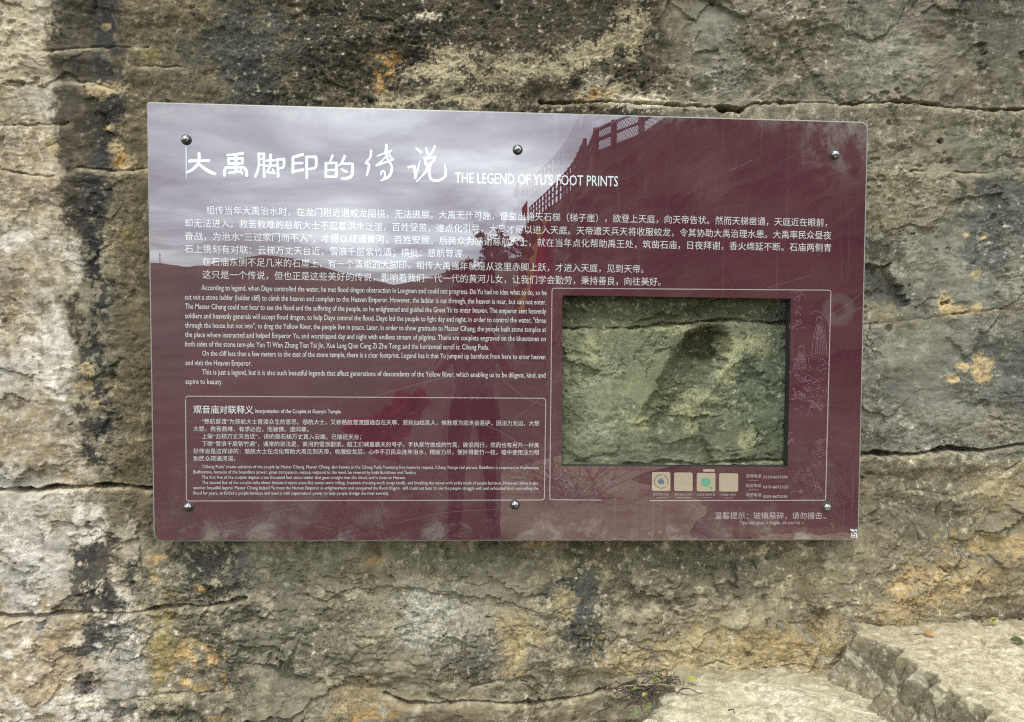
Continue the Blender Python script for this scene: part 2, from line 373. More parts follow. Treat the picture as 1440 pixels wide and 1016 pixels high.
# ---- colour of the stone (stains, lichen, mineral crusts; painted shade behind the pane)
nA = fbm(X * 3.3, Z * 3.3, 5, 61, 0.6); nB = fbm(X * 12, Z * 12, 5, 65, 0.65); nC = fbm(X * 45, Z * 45, 3, 69, 0.7)
nD = fbm(X * 26, Z * 26, 4, 67, 0.65)
WN = np.random.RandomState(3).standard_normal(X.shape).astype(np.float32)
def blob(cx, cy, rx, ry, rag=0.55, soft=0.22, strk=0.0):
    d = np.hypot((PX - cx) / rx, (PY - cy) / ry)
    m_ = d < 3.0
    r_ = np.zeros_like(PX)
    sm = min(1.0, 26.0 / min(rx, ry))                      # small patches are frayed by fine noise, large ones by coarse
    dd = d[m_] + (0.35 + rag) * (nA[m_] * 0.9 + nB[m_] * 1.3 + nD[m_] * (0.7 + 0.8 * sm) + nC[m_] * (0.5 + 0.7 * sm)) + 0.05 * WN[m_]
    r_[m_] = (1 - sst(1 - soft, 1 + soft, dd)) * (0.45 + 0.55 * sst(-0.40, 0.02, nD[m_] + 0.6 * nC[m_]))
    return r_
def interp_y(tab): return np.interp(PY, [a for a, _ in tab], [b for _, b in tab]).astype(np.float32)
C = np.empty(X.shape + (3,), np.float32)
def A(r, g, b, k=1.0):
    return np.array(srgb(r, g, b), np.float32) * k
C[:] = A(128, 121, 97)
def lay(mask, rgb, k=1.0):
    global C
    mk = (mask * k)[..., None]; C = C * (1 - mk) + A(*rgb) * mk
rag_x = PX + 26 * nB + 14 * nC + 14 * nA
# general mottling
lay(sst(0.05, 0.4, nA), (150, 142, 116), 0.6); lay(sst(0.05, 0.4, -nA), (100, 96, 78), 0.6)
lay(sst(0.1, 0.35, nB), (170, 160, 132), 0.5); lay(sst(0.1, 0.4, -nB), (86, 81, 65), 0.5); lay(sst(0.1, 0.35, nD), (172, 164, 136), 0.4); lay(sst(0.12, 0.4, -nD), (80, 75, 60), 0.4)
# olive plain beside the sign
ol = sst(140, 180, rag_x) * (1 - sst(300, 360, rag_x)) * (1 - sst(700, 800, PY + 30 * nA))
lay(ol, (104, 94, 70), 0.92); lay(ol * sst(0.0, 0.3, nA + 0.5 * nB), (124, 113, 84), 0.55); lay(ol * sst(0.1, 0.35, -nA), (84, 77, 58), 0.6)
# dark coarse zone above the sign
dk = sst(270, 370, rag_x) * (1 - sst(900, 985, rag_x)) * (1 - sst(150, 230, PY))
lay(dk, (70, 64, 50), 0.95); lay(dk * sst(0.0, 0.25, nB), (102, 94, 72), 0.6); lay(dk * sst(-0.05, 0.2, -nA + 0.3 * nC), (44, 41, 32), 0.8)
lay(dk * sst(0.2, 0.4, nC), (150, 140, 110), 0.4)
lay(blob(345, 60, 70, 60), (76, 79, 72), 0.75)
lay(blob(470, 40, 60, 70), (68, 63, 50), 0.6); lay(blob(690, 30, 130, 30), (80, 74, 60), 0.5)
for b_ in ((610, 112, 48, 26), (560, 140, 70, 12), (640, 80, 26, 18), (735, 95, 75, 22), (660, 140, 60, 14), (830, 78, 48, 20), (890, 38, 17, 32), (850, 132, 50, 14)):
    lay(blob(*b_, rag=0.9), (182, 170, 134), 0.8)
for b_ in ((900, 142, 60, 9), (980, 148, 50, 6), (600, 21, 17, 5), (830, 112, 26, 8), (735, 112, 14, 6)):
    lay(blob(*b_, rag=0.6), (212, 203, 172), 0.85)
for b_ in ((540, 82, 24, 9), (533, 108, 9, 20), (548, 100, 9, 14), (838, 130, 16, 7)):
    lay(blob(*b_, rag=0.7), (196, 156, 98), 0.85)
for b_ in ((515, 140, 13, 8), (556, 117, 7, 7), (579, 116, 9, 6), (597, 114, 12, 6), (610, 134, 9, 6), (619, 147, 11, 6), (637, 143, 10, 6), (575, 147, 6, 6), (645, 125, 8, 5), (690, 148, 14, 6), (812, 112, 9, 9), (845, 92, 16, 9), (872, 78, 8, 12), (905, 90, 9, 6)):
    lay(blob(*b_, rag=0.5, soft=0.18), (38, 36, 30), 0.9)
# upper right
ur = sst(930, 1000, rag_x) * (1 - sst(150, 170, PY))
lay(ur, (116, 111, 94), 0.75); lay(blob(1075, 60, 80, 45), (92, 86, 66), 0.75); lay(blob(1060, 120, 50, 16), (96, 90, 72), 0.6)
lay(blob(1005, 40, 30, 50), (138, 138, 122), 0.6); lay(blob(1255, 80, 55, 65), (142, 138, 120), 0.7); lay(blob(1020, 110, 35, 30), (132, 134, 120), 0.6)
lay(blob(1340, 20, 90, 30), (92, 86, 74), 0.65); lay(blob(1410, 70, 60, 80), (86, 84, 72), 0.7); lay(blob(1360, 115, 40, 26), (112, 98, 78), 0.6)
# right of the sign
rm = sst(1205, 1225, PX)
lay(rm * (1 - sst(330, 380, PY)) * sst(150, 160, PY), (124, 119, 98), 0.7)
lay(blob(1275, 255, 55, 30, 0.9), (160, 151, 122), 0.7); lay(blob(1240, 205, 30, 40), (132, 126, 102), 0.5)
lay(blob(1405, 310, 70, 60), (88, 91, 84), 0.85); lay(blob(1390, 200, 60, 36), (108, 106, 90), 0.7)
lay(blob(1262, 330, 45, 26, 0.9), (150, 138, 105), 0.5)
gm = rm * sst(300, 350, PY + 40 * nA) * (1 - sst(620, 660, PY))
lay(gm, (112, 113, 101), 0.8); lay(gm * sst(0.0, 0.25, nA), (136, 135, 119), 0.7); lay(gm * sst(0.0, 0.3, -nA), (84, 86, 78), 0.8)
lay(blob(1255, 375, 55, 22), (150, 149, 130), 0.7); lay(blob(1240, 348, 26, 12), (70, 68, 54), 0.7); lay(blob(1240, 440, 30, 15), (152, 142, 108), 0.7)
lay(blob(1400, 350, 50, 50), (84, 87, 80), 0.7); lay(blob(1390, 560, 60, 60), (92, 93, 84), 0.7); lay(blob(1290, 500, 40, 40), (120, 118, 100), 0.6)
lay(blob(1430, 400, 18, 60), (150, 145, 125), 0.6)
for b_ in ((1333, 428, 12, 16), (1350, 436, 26, 7), (1376, 431, 7, 8), (1376, 386, 8, 7), (1386, 334, 9, 5), (1362, 330, 6, 4), (1385, 520, 16, 18), (1365, 516, 14, 6), (1343, 533, 9, 6)):
    lay(blob(*b_, rag=0.35, soft=0.2), (196, 174, 126), 0.9)
lay(blob(1325, 585, 30, 20, 0.9), (150, 152, 136), 0.6); lay(blob(1400, 600, 40, 22, 0.9), (156, 150, 126), 0.6)
# under the right crack
lr = sst(1195, 1225, PX + 10 * nB) * sst(640, 660, PY)
lay(lr, (116, 109, 87), 0.75); lay(blob(1300, 720, 70, 40), (96, 92, 75), 0.7); lay(blob(1255, 800, 40, 40), (112, 104, 82), 0.5)
lay(blob(1415, 690, 40, 24, 0.8), (168, 152, 112), 0.7); lay(blob(1420, 760, 60, 22, 0.8), (186, 162, 112), 0.75); lay(blob(1330, 815, 90, 26, 0.8), (172, 150, 106), 0.75)
lay(blob(1255, 822, 20, 12, 0.7), (184, 160, 112), 0.6); lay(blob(1410, 840, 60, 30), (104, 98, 80), 0.7); lay(blob(1250, 850, 60, 20), (168, 144, 98), 0.6)
# left pale face
xb = interp_y([(-40, 80), (0, 78), (60, 64), (120, 76), (200, 70), (260, 84), (310, 86), (345, 118), (400, 112), (425, 82), (465, 92), (490, 108), (560, 96), (640, 112), (690, 140), (740, 150), (800, 160), (850, 190), (900, 204), (1060, 204)])
pale = 1 - sst(-7, 9, rag_x - xb)
lay(pale, (178, 167, 140), 1.0)
lay(pale * sst(-0.02, 0.22, nA + 0.4 * nB), (202, 196, 178), 0.9); lay(pale * sst(0.03, 0.3, -nA + 0.5 * nB), (138, 120, 91), 0.8)
lay(pale * sst(0.1, 0.3, -nB), (126, 112, 90), 0.6); lay(pale * sst(0.1, 0.3, nC), (206, 200, 182), 0.4); lay(pale * sst(0.05, 0.25, -nD), (120, 106, 82), 0.4)
lay(pale * (1 - sst(0, 300, PY)), (186, 174, 140), 0.5)
lay(blob(165, 925, 48, 75, 0.3), (166, 162, 147), 0.9); lay(blob(50, 700, 60, 20), (206, 200, 182), 0.6)
lay(blob(60, 950, 60, 50, 0.7), (164, 142, 108), 0.6); lay(blob(40, 800, 45, 60, 0.7), (206, 202, 190), 0.7)
lay(blob(180, 330, 12, 12), (166, 142, 84), 0.4)
# dark run-off band
xr = interp_y([(-40, 162), (0, 160), (100, 158), (150, 166), (200, 160), (240, 150), (330, 140), (380, 144), (440, 148), (480, 138), (560, 156), (640, 140), (690, 128), (720, 118)])
band_hole = 1 - 0.75 * sst(320, 350, PY) * sst(-0.08, 0.12, nD + 0.7 * nB + 0.5 * nC)
band = band_hole * sst(-6, 8, rag_x - xb) * (1 - sst(-10, 14, rag_x - xr)) * (1 - sst(640, 720, PY + 40 * nB))
lay(band, (74, 67, 54), 0.95)
core = band * sst(-42, -16, rag_x - xr)
lay(core, (55, 55, 53), 0.9); lay(band * sst(0.1, 0.3, nB + 0.4 * nC), (112, 102, 80), 0.45); lay(band * sst(0.05, 0.3, -nA), (60, 56, 46), 0.6)
for b_ in ((135, 790, 24, 42), (118, 780, 18, 12), (140, 848, 26, 16), (110, 815, 10, 24), (140, 885, 16, 26), (122, 912, 14, 9), (98, 910, 9, 8), (150, 840, 14, 12), (185, 800, 12, 26), (115, 965, 14, 14), (190, 995, 60, 9), (165, 878, 16, 6)):
    lay(blob(*b_, rag=0.8, soft=0.22), (66, 64, 59), 0.9)
for b_ in ((142, 122, 24, 9), (160, 205, 10, 14), (175, 230, 14, 10), (118, 518, 12, 8), (110, 545, 14, 8), (70, 208, 9, 10), (148, 34, 6, 4), (152, 177, 6, 6), (130, 570, 9, 7), (155, 542, 9, 8)):
    lay(blob(*b_, rag=0.6, soft=0.2), (190, 170, 126), 0.8)
lay(blob(165, 224, 9, 12), (188, 140, 66), 0.7); lay(blob(210, 75, 12, 7), (150, 136, 84), 0.7)
# below the sign
lay(blob(305, 800, 46, 40, 0.9), (64, 64, 57), 0.85); lay(blob(345, 815, 26, 40, 0.9), (110, 110, 98), 0.6)
lay(blob(440, 820, 70, 50), (122, 116, 92), 0.6); lay(blob(380, 900, 90, 90), (110, 107, 90), 0.7); lay(blob(270, 890, 70, 40), (108, 103, 84), 0.75)
lay(blob(560, 860, 60, 60, 0.8), (146, 138, 112), 0.7); lay(blob(625, 865, 62, 40, 0.8), (182, 179, 160), 0.85); lay(blob(690, 850, 40, 40, 0.8), (158, 150, 124), 0.6)
lay(blob(520, 800, 60, 30), (134, 126, 98), 0.6); lay(blob(730, 905, 30, 44, 0.6), (188, 168, 120), 0.75); lay(blob(620, 830, 14, 18), (112, 110, 98), 0.6)
lay(blob(660, 930, 22, 14), (86, 84, 76), 0.8); lay(blob(690, 915, 20, 22), (120, 118, 106), 0.6); lay(blob(745, 920, 10, 24), (106, 102, 88), 0.7)
lay(blob(820, 850, 40, 66, 0.6), (70, 73, 67), 0.95); lay(blob(838, 915, 34, 32, 0.6), (72, 73, 64), 0.9); lay(blob(775, 830, 10, 10), (92, 90, 78), 0.6)
lay(blob(850, 780, 40, 30), (92, 86, 64), 0.7); lay(blob(900, 815, 60, 50), (112, 107, 86), 0.75); lay(blob(880, 890, 40, 30), (132, 124, 98), 0.5)
lay(blob(855, 810, 10, 14), (176, 164, 128), 0.7); lay(blob(790, 800, 20, 12), (172, 156, 114), 0.6); lay(blob(795, 850, 14, 20), (188, 172, 128), 0.7)
lay(blob(760, 765, 26, 9), (172, 140, 86), 0.7); lay(blob(530, 790, 22, 7), (170, 138, 86), 0.6)
lay(blob(980, 800, 90, 45), (104, 100, 80), 0.75); lay(blob(1100, 800, 60, 40), (106, 100, 80), 0.7); lay(blob(1060, 830, 40, 18, 0.9), (92, 90, 76), 0.6)
lay(blob(1150, 800, 40, 26, 0.9), (140, 130, 98), 0.6); lay(blob(1040, 870, 36, 12, 0.9), (186, 174, 136), 0.6)
lay(blob(1060, 910, 150, 30, 0.8), (176, 156, 110), 0.75); lay(blob(1170, 890, 36, 40, 0.8), (170, 149, 108), 0.6); lay(blob(960, 925, 60, 24), (172, 160, 122), 0.6)
lay(blob(880, 930, 60, 20, 0.8), (178, 160, 116), 0.6)
lay(blob(640, 1000, 160, 18, 0.8), (132, 118, 92), 0.7); lay(blob(500, 995, 60, 30, 0.8), (186, 160, 112), 0.6); lay(blob(520, 1005, 30, 8), (206, 162, 92), 0.6)
lay(blob(440, 985, 40, 22), (176, 168, 142), 0.6); lay(blob(228, 905, 18, 60, 0.6), (160, 142, 88), 0.75)
for b_ in ((262, 917, 9, 16), (290, 912, 10, 5), (298, 928, 8, 7), (275, 930, 6, 9), (317, 920, 3, 4), (317, 950, 4, 8), (318, 968, 5, 5), (262, 960, 9, 5), (288, 964, 14, 5), (243, 938, 5, 6), (222, 955, 6, 8), (310, 1003, 18, 4), (225, 785, 8, 4), (283, 827, 6, 5), (215, 815, 6, 10), (210, 790, 12, 6)):
    lay(blob(*b_, rag=0.5, soft=0.2), (192, 162, 110), 0.8)
lay(blob(180, 760, 14, 30, 0.5), (196, 186, 158), 0.7); lay(blob(160, 700, 40, 14, 0.9), (112, 104, 84), 0.6)
# the rock behind the pane
wi = sst(784, 790, PX) * (1 - sst(1112, 1118, PX)) * sst(410, 416, PY) * (1 - sst(656, 662, PY))
lay(wi, (112, 115, 93), 0.8); lay(wi * (1 - sst(436, 466, PY + 10 * nB)), (74, 74, 54), 0.85); lay(wi * sst(1040, 1100, PX), (96, 102, 86), 0.5)  # top band paints the shade below the window's upper edge
lay(blob(840, 520, 50, 60, 0.9) * wi, (158, 156, 126), 0.6); lay(blob(835, 605, 30, 26) * wi, (166, 166, 140), 0.6); lay(blob(880, 500, 20, 14) * wi, (104, 108, 92), 0.7)
lay(foot * wi, (94, 92, 71), 0.75); lay((1 - sst(0.7, 1.25, np.hypot((fxq - 992) / 35, (fyq - 485) / 26))) * wi, (70, 68, 52), 0.75); lay(blob(905, 520, 30, 50, 0.9) * wi, (136, 134, 104), 0.5); lay(blob(1075, 530, 50, 70, 0.7) * wi, (98, 104, 88), 0.75); lay(blob(1080, 620, 60, 30) * wi, (104, 106, 84), 0.5)  # footprint hollow: dark stain, with its shade painted into the colour
for b_ in ((1048, 480, 26, 16), (1026, 505, 12, 20), (1016, 532, 14, 12), (985, 556, 26, 9), (962, 575, 22, 9), (890, 592, 16, 14), (940, 462, 26, 8), (1045, 620, 12, 14), (970, 590, 12, 20), (830, 490, 12, 18)):
    lay(blob(*b_, rag=0.5) * wi, (182, 176, 138), 0.75)
# shared weathering: pale flake edges, lichen specks, grime settled in the cracks
lay(np.clip(rim, 0, 1) * (1 - 0.5 * band), (190, 180, 150), 0.30)
lay(lip * (0.5 + nB), (192, 180, 146), 0.5)
lay(sst(0.30, 0.5, nC + 0.4 * nD + 0.06 * WN) * (1 - ol * 0.5) * (1 - 0.7 * calm), (196, 190, 165), 0.45)
lay(sst(0.30, 0.5, -nC + 0.4 * nD + 0.06 * WN) * (1 - 0.75 * calm), (58, 54, 43), 0.55)
lay(np.clip(crack_m, 0, 1) * 0.6, (92, 82, 62), 0.8)
lay(pits, (80, 72, 56), 0.5)
vstr = sst(0.12, 0.4, n_strk) * (PY < 150); lay(vstr, (86, 84, 72), 0.25)
lay(facet_edge * sst(-0.1, 0.3, nD + nC), (70, 64, 50), 0.5)
C *= np.array([1.05, 1.0, 1.02], np.float32)
C *= np.exp(np.clip((0.07 * WN + 0.40 * nC) * (1 - 0.65 * calm) + 0.40 * nD * (1 - 0.4 * calm) + 0.28 * nB + facet_tone, -0.9, 0.75))[..., None]
ALB = 1.14
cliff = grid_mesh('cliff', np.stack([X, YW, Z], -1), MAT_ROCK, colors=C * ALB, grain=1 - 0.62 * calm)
tag(cliff, 'weathered grey and tan rock face with dark run-off stains and bedding cracks', 'cliff', kind='structure')

# ------------------------------------------------------------------ stone steps cut at the foot of the cliff
def step_sheet(name, prof, ys, mat, seed, tones, edge_px=None):
    """prof(y) -> polyline (x, z) from the far right of the tread over its edge and down the riser"""
    rows = []
    for y in ys:
        p = np.array(prof(y)); seg = np.hypot(*np.diff(p, axis=0).T); s = np.concatenate([[0], np.cumsum(seg)])
        rows.append(p)
    tot = max(np.concatenate([[0], np.cumsum(np.hypot(*np.diff(r, axis=0).T))])[-1] for r in rows)
    n = int(tot / 0.0045)
    V = np.zeros((len(ys), n, 3), np.float32); S = np.zeros((len(ys), n), np.float32); RI = np.zeros((len(ys), n), np.float32); NR = np.zeros((len(ys), n, 3), np.float32)
    for j, (y, p) in enumerate(zip(ys, rows)):
        seg = np.hypot(*np.diff(p, axis=0).T); s = np.concatenate([[0], np.cumsum(seg)])
        q = np.linspace(0, s[-1], n)
        V[j, :, 0] = np.interp(q, s, p[:, 0]); V[j, :, 1] = y; V[j, :, 2] = np.interp(q, s, p[:, 1])
        dx = np.gradient(V[j, :, 0]); dz = np.gradient(V[j, :, 2]); l = np.hypot(dx, dz) + 1e-9
        NR[j, :, 0] = dz / l; NR[j, :, 2] = -dx / l
        S[j] = q; RI[j] = np.clip(np.abs(dz) / l, 0, 1)
    yy = V[..., 1]
    a = fbm(S * 4, yy * 4, 4, seed); f = fbm(S * 22, yy * 26, 4, seed + 3, 0.6); g = fbm(S * 80, yy * 90, 3, seed + 5, 0.7)
    t = fbm(S * 5, yy * 3.5, 4, seed + 9) * 7; frc = t - np.floor(t)
    h = 0.012 * a * (1 + RI) + 0.0035 * f + 0.0018 * g + (np.floor(t) + sst(0, 0.1, frc)) * 0.0045
    h = h + RI * 0.024 * fbm(S * 6, yy * 9, 5, seed + 12, 0.6)
    h = h - 0.012 * (1 - sst(0.012, 0.05, np.abs(fbm(S * 3.0, yy * 4.5, 4, seed + 18)))) * sst(0.0, 0.2, fbm(S * 2, yy * 2, 2, seed + 20))
    V += NR * h[..., None]
    col = np.empty(V.shape, np.float32)
    col[:] = A(*tones[0])
    def L2(mask, rgb, k):
        mk = (np.clip(mask, 0, 1) * k)[..., None]; col[:] = col * (1 - mk) + A(*rgb) * mk
    L2(sst(0, 0.3, a + 0.5 * f), tones[1], 0.7); L2(sst(0.05, 0.35, -a + 0.5 * f), tones[2], 0.6); L2(RI, tones[3], 0.9)  # riser side darkened in the colour, as the less lit face
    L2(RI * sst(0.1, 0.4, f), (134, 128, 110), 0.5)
    L2(sst(0.3, 0.45, g), (206, 198, 172), 0.4); L2(sst(0.32, 0.5, -g), (104, 92, 70), 0.45)
    L2(sst(0, 0.05, frc) * (1 - sst(0.1, 0.2, frc)), (124, 112, 88), 0.35)
    wn_ = np.random.RandomState(seed).standard_normal(S.shape).astype(np.float32); q_ = fbm(S * 45, yy * 45, 3, seed + 15, 0.7)
    L2(sst(0.05, 0.3, f), (212, 202, 172), 0.4); L2(sst(0.08, 0.32, -f), (128, 114, 88), 0.45)
    col *= np.exp(np.clip(0.06 * wn_ + 0.40 * q_ + 0.25 * g, -0.8, 0.6))[..., None]
    # soil gathered along the wall
    L2((1 - sst(0.02, 0.16, np.abs(yy - 0.06) + 0.08 * f)) * (1 - RI), (130, 118, 90), 0.7)
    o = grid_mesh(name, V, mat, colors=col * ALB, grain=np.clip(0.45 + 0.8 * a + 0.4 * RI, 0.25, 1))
    return o
ysn = np.arange(0.16, -1.15, -0.0045)
pB = [(1215, 893), (1262, 915), (1300, 948), (1345, 975), (1400, 1016), (1450, 1056)]
Z_B = on_plane(1330, 877, 0.02)[2]
eB = np.array([on_floor(a, b, Z_B)[:2] for a, b in pB]); oB = np.argsort(eB[:, 1])
Z_A = on_plane(1080, 950, 0.0)[2]
def edge_b(y):
    j = 0.016 * math.sin(y * 31) + 0.012 * math.sin(y * 67 + 1) + 0.006 * math.sin(y * 140)
    return float(np.interp(y, eB[oB, 1], eB[oB, 0])) + j
def prof_b(y):
    e = edge_b(y); return [(3.4, Z_B + 0.03), (e + 0.05, Z_B), (e + 0.012, Z_B - 0.006), (e, Z_B - 0.022), (e - 0.035, Z_A + 0.05), (e - 0.10, Z_A - 0.03), (e - 0.12, Z_A - 0.1)]
pA = [(945, 953), (925, 985), (905, 1016), (880, 1060)]
eA = np.array([on_floor(a, b, Z_A)[:2] for a, b in pA]); oA = np.argsort(eA[:, 1])
def prof_a(y):
    e = float(np.interp(y, eA[oA, 1], eA[oA, 0])) + 0.014 * math.sin(y * 27 + 2) + 0.01 * math.sin(y * 71)
    return [(edge_b(y) + 0.1, Z_A), (e + 0.06, Z_A), (e + 0.01, Z_A - 0.012), (e - 0.02, Z_A - 0.05), (e - 0.08, 0.0), (e - 0.1, -0.06)]
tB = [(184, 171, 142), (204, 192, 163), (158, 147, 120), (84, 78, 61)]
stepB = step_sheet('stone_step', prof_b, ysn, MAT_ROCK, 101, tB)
tag(stepB, 'upper rock step with broken jagged edge at the lower right', 'step')
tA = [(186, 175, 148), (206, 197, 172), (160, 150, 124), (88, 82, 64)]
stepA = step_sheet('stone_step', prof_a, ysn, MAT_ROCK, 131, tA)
tag(stepA, 'lower pale rock step below the jagged one, beside the dry weeds', 'step')
# ------------------------------------------------------------------ the sign
def glossy(p, ior=1.5, coat=1.0, tilt=(0.0, 0.0, 0.0), nt=None, rough=0.006):
    p.inputs['Roughness'].default_value = rough
    p.inputs['IOR'].default_value = ior
    p.inputs['Coat Weight'].default_value = coat; p.inputs['Coat IOR'].default_value = 1.5; p.inputs['Coat Roughness'].default_value = 0.004
    if nt is not None and any(tilt):
        g = nt.nodes.new('ShaderNodeNewGeometry'); a = nt.nodes.new('ShaderNodeVectorMath'); a.operation = 'ADD'; a.inputs[1].default_value = tilt
        n = nt.nodes.new('ShaderNodeVectorMath'); n.operation = 'NORMALIZE'
        nt.links.new(g.outputs['Normal'], a.inputs[0]); nt.links.new(a.outputs[0], n.inputs[0]); nt.links.new(n.outputs[0], p.inputs['Coat Normal'])
GHOST = (0.006, 0.0, -0.0135)
def panel_mat():
    m, nt, p = new_mat('maroon_glass_print')
    L = nt.links.new
    def N(t, **k):
        n = nt.nodes.new(t)
        for a, v in k.items(): setattr(n, a, v)
        return n
    def rng(src, a, b, c=0.0, d=1.0):
        r = N('ShaderNodeMapRange'); r.inputs[1].default_value = a; r.inputs[2].default_value = b; r.inputs[3].default_value = c; r.inputs[4].default_value = d
        r.interpolation_type = 'SMOOTHSTEP'; L(src, r.inputs[0]); return r.outputs[0]
    def mul(a, b):
        r = N('ShaderNodeMath', operation='MULTIPLY'); L(a, r.inputs[0])
        if isinstance(b, float): r.inputs[1].default_value = b
        else: L(b, r.inputs[1])
        return r.outputs[0]
    def add(a, b):
        r = N('ShaderNodeMath', operation='ADD', use_clamp=True); L(a, r.inputs[0]); L(b, r.inputs[1]); return r.outputs[0]
    def nz(scale, detail, mapscale=(1, 1, 1), rough=0.6, dist=0.0):
        mpn = N('ShaderNodeMapping'); mpn.inputs['Scale'].default_value = mapscale; L(t.outputs['Object'], mpn.inputs['Vector'])
        n = N('ShaderNodeTexNoise'); n.inputs['Scale'].default_value = scale; n.inputs['Detail'].default_value = detail; n.inputs['Roughness'].default_value = rough; n.inputs['Distortion'].default_value = dist
        L(mpn.outputs[0], n.inputs['Vector']); return n.outputs['Fac']
    t = N('ShaderNodeTexCoord'); s = N('ShaderNodeSeparateXYZ'); L(t.outputs['Object'], s.inputs[0])
    # object coordinates: x 0..2.4 along the sign, z 0..1.44 up
    top = rng(s.outputs['Z'], 1.30, 1.43); low = rng(s.outputs['Z'], 0.42, 0.02); edge = rng(s.outputs['Z'], 0.10, 0.0)
    rgt = rng(s.outputs['X'], 2.0, 2.38); midr = rng(s.outputs['X'], 1.2, 1.5)
    streak = rng(nz(14, 3, (1, 1, 0.05)), 0.56, 0.74)
    fine_streak = rng(nz(60, 2, (1, 1, 0.04)), 0.60, 0.72)
    cloud = rng(nz(4.5, 10, (1, 1, 1.5), 0.74), 0.44, 0.78)
    blotch = rng(nz(9, 9, (1, 1, 1.2), 0.72, 0.6), 0.52, 0.66)
    speck = rng(nz(170, 2), 0.735, 0.76)
    dust = mul(cloud, add(mul(low, 0.32), mul(top, 0.2)))
    dust = add(dust, mul(mul(blotch, low), 0.22))
    dust = add(dust, mul(mul(streak, top), 0.26)); dust = add(dust, mul(mul(streak, midr), 0.20)); dust = add(dust, mul(mul(fine_streak, midr), 0.14))
    dust = add(dust, mul(mul(mul(blotch, top), rgt), 0.75))
    dust = add(dust, mul(mul(edge, add(cloud, blotch)), 0.5)); dust = add(dust, mul(cloud, 0.06))
    cd = N('ShaderNodeVectorMath', operation='DISTANCE'); L(t.outputs['Object'], cd.inputs[0]); cd.inputs[1].default_value = (2.30, 0.0, 1.36)
    dust = add(dust, mul(mul(rng(cd.outputs['Value'], 0.20, 0.04), rng(nz(11, 9, (1, 1, 0.8), 0.7, 0.5), 0.42, 0.56)), 0.5))
    cd2 = N('ShaderNodeVectorMath', operation='DISTANCE'); L(t.outputs['Object'], cd2.inputs[0]); cd2.inputs[1].default_value = (2.31, 0.0, 0.78)
    dust = add(dust, mul(mul(rng(cd2.outputs['Value'], 0.065, 0.045), rng(cd2.outputs['Value'], 0.012, 0.03)), 0.22))
    edge2 = rng(s.outputs['Z'], 1.36, 1.43); dust = add(dust, mul(mul(edge2, rng(nz(16, 8, (1, 1, 1), 0.7), 0.45, 0.6)), 0.35))
    base = N('ShaderNodeMix', data_type='RGBA'); tone = rng(nz(2.2, 5), 0.3, 0.7)
    base.inputs[6].default_value = (0.094, 0.026, 0.037, 1); base.inputs[7].default_value = (0.118, 0.035, 0.047, 1); L(tone, base.inputs[0])
    mixd = N('ShaderNodeMix', data_type='RGBA'); mixd.inputs[7].default_value = (0.27, 0.235, 0.20, 1)
    L(dust, mixd.inputs[0]); L(base.outputs[2], mixd.inputs[6])
    mixs = N('ShaderNodeMix', data_type='RGBA'); mixs.inputs[7].default_value = (0.62, 0.58, 0.50, 1)
    L(mul(speck, add(low, mul(cloud, 0.4))), mixs.inputs[0]); L(mixd.outputs[2], mixs.inputs[6])
    L(mixs.outputs[2], p.inputs['Base Color'])
    glossy(p, 2.3, 1.0, GHOST, nt)
    return m
MAT_PANEL = panel_mat()
def ink(name, rgb):
    m, nt, p = new_mat(name); p.inputs['Base Color'].default_value = (*rgb, 1); glossy(p, 2.3, 1.0, GHOST, nt); return m
MAT_INK = ink('white_print', (0.74, 0.72, 0.70)); MAT_TITLE = ink('title_white_print', (0.86, 0.97, 0.96)); MAT_LINE = ink('frame_line_print', (0.52, 0.42, 0.41))
MAT_ART = ink('line_art_print', (0.26, 0.155, 0.17)); MAT_TILE = ink('cream_tile_print', (0.52, 0.42, 0.30)); MAT_GREEN = ink('green_print', (0.16, 0.42, 0.28)); MAT_BLUE = ink('blue_grey_print', (0.13, 0.19, 0.23))
MAT_SMUDGE = ink('grey_code_print', (0.16, 0.15, 0.11))
MAT_EDGE = plain('glass_edge', (0.30, 0.29, 0.26), 0.35, 0.0, 0.3, 60)
MAT_BOX = plain('dark_steel_box', (0.035, 0.03, 0.03), 0.6, 0.0, 0.3, 40)
MAT_CHROME = plain('polished_steel', (0.45, 0.44, 0.42), 0.14, 1.0, 0.15, 80)
MAT_WASHER = plain('dark_washer', (0.05, 0.047, 0.045), 0.5, 0.0, 0.2, 80)
mg = bpy.data.materials.new('greenish_glass'); mg.use_nodes = True
gt = mg.node_tree; gt.nodes.clear()
go = gt.nodes.new('ShaderNodeOutputMaterial'); gm_ = gt.nodes.new('ShaderNodeMixShader'); gtr = gt.nodes.new('ShaderNodeBsdfTransparent'); ggl = gt.nodes.new('ShaderNodeBsdfGlossy'); gfr = gt.nodes.new('ShaderNodeFresnel')
gtr.inputs['Color'].default_value = (0.93, 0.97, 0.93, 1); ggl.inputs['Roughness'].default_value = 0.004; gfr.inputs['IOR'].default_value = 1.5
gge = gt.nodes.new('ShaderNodeNewGeometry'); gio = gt.nodes.new('ShaderNodeMapRange'); gio.inputs[3].default_value = 1.5; gio.inputs[4].default_value = 1 / 1.5
gt.links.new(gge.outputs['Backfacing'], gio.inputs[0]); gt.links.new(gio.outputs[0], gfr.inputs['IOR'])
gt.links.new(gfr.outputs[0], gm_.inputs[0]); gt.links.new(gtr.outputs[0], gm_.inputs[1]); gt.links.new(ggl.outputs[0], gm_.inputs[2]); gt.links.new(gm_.outputs[0], go.inputs[0])

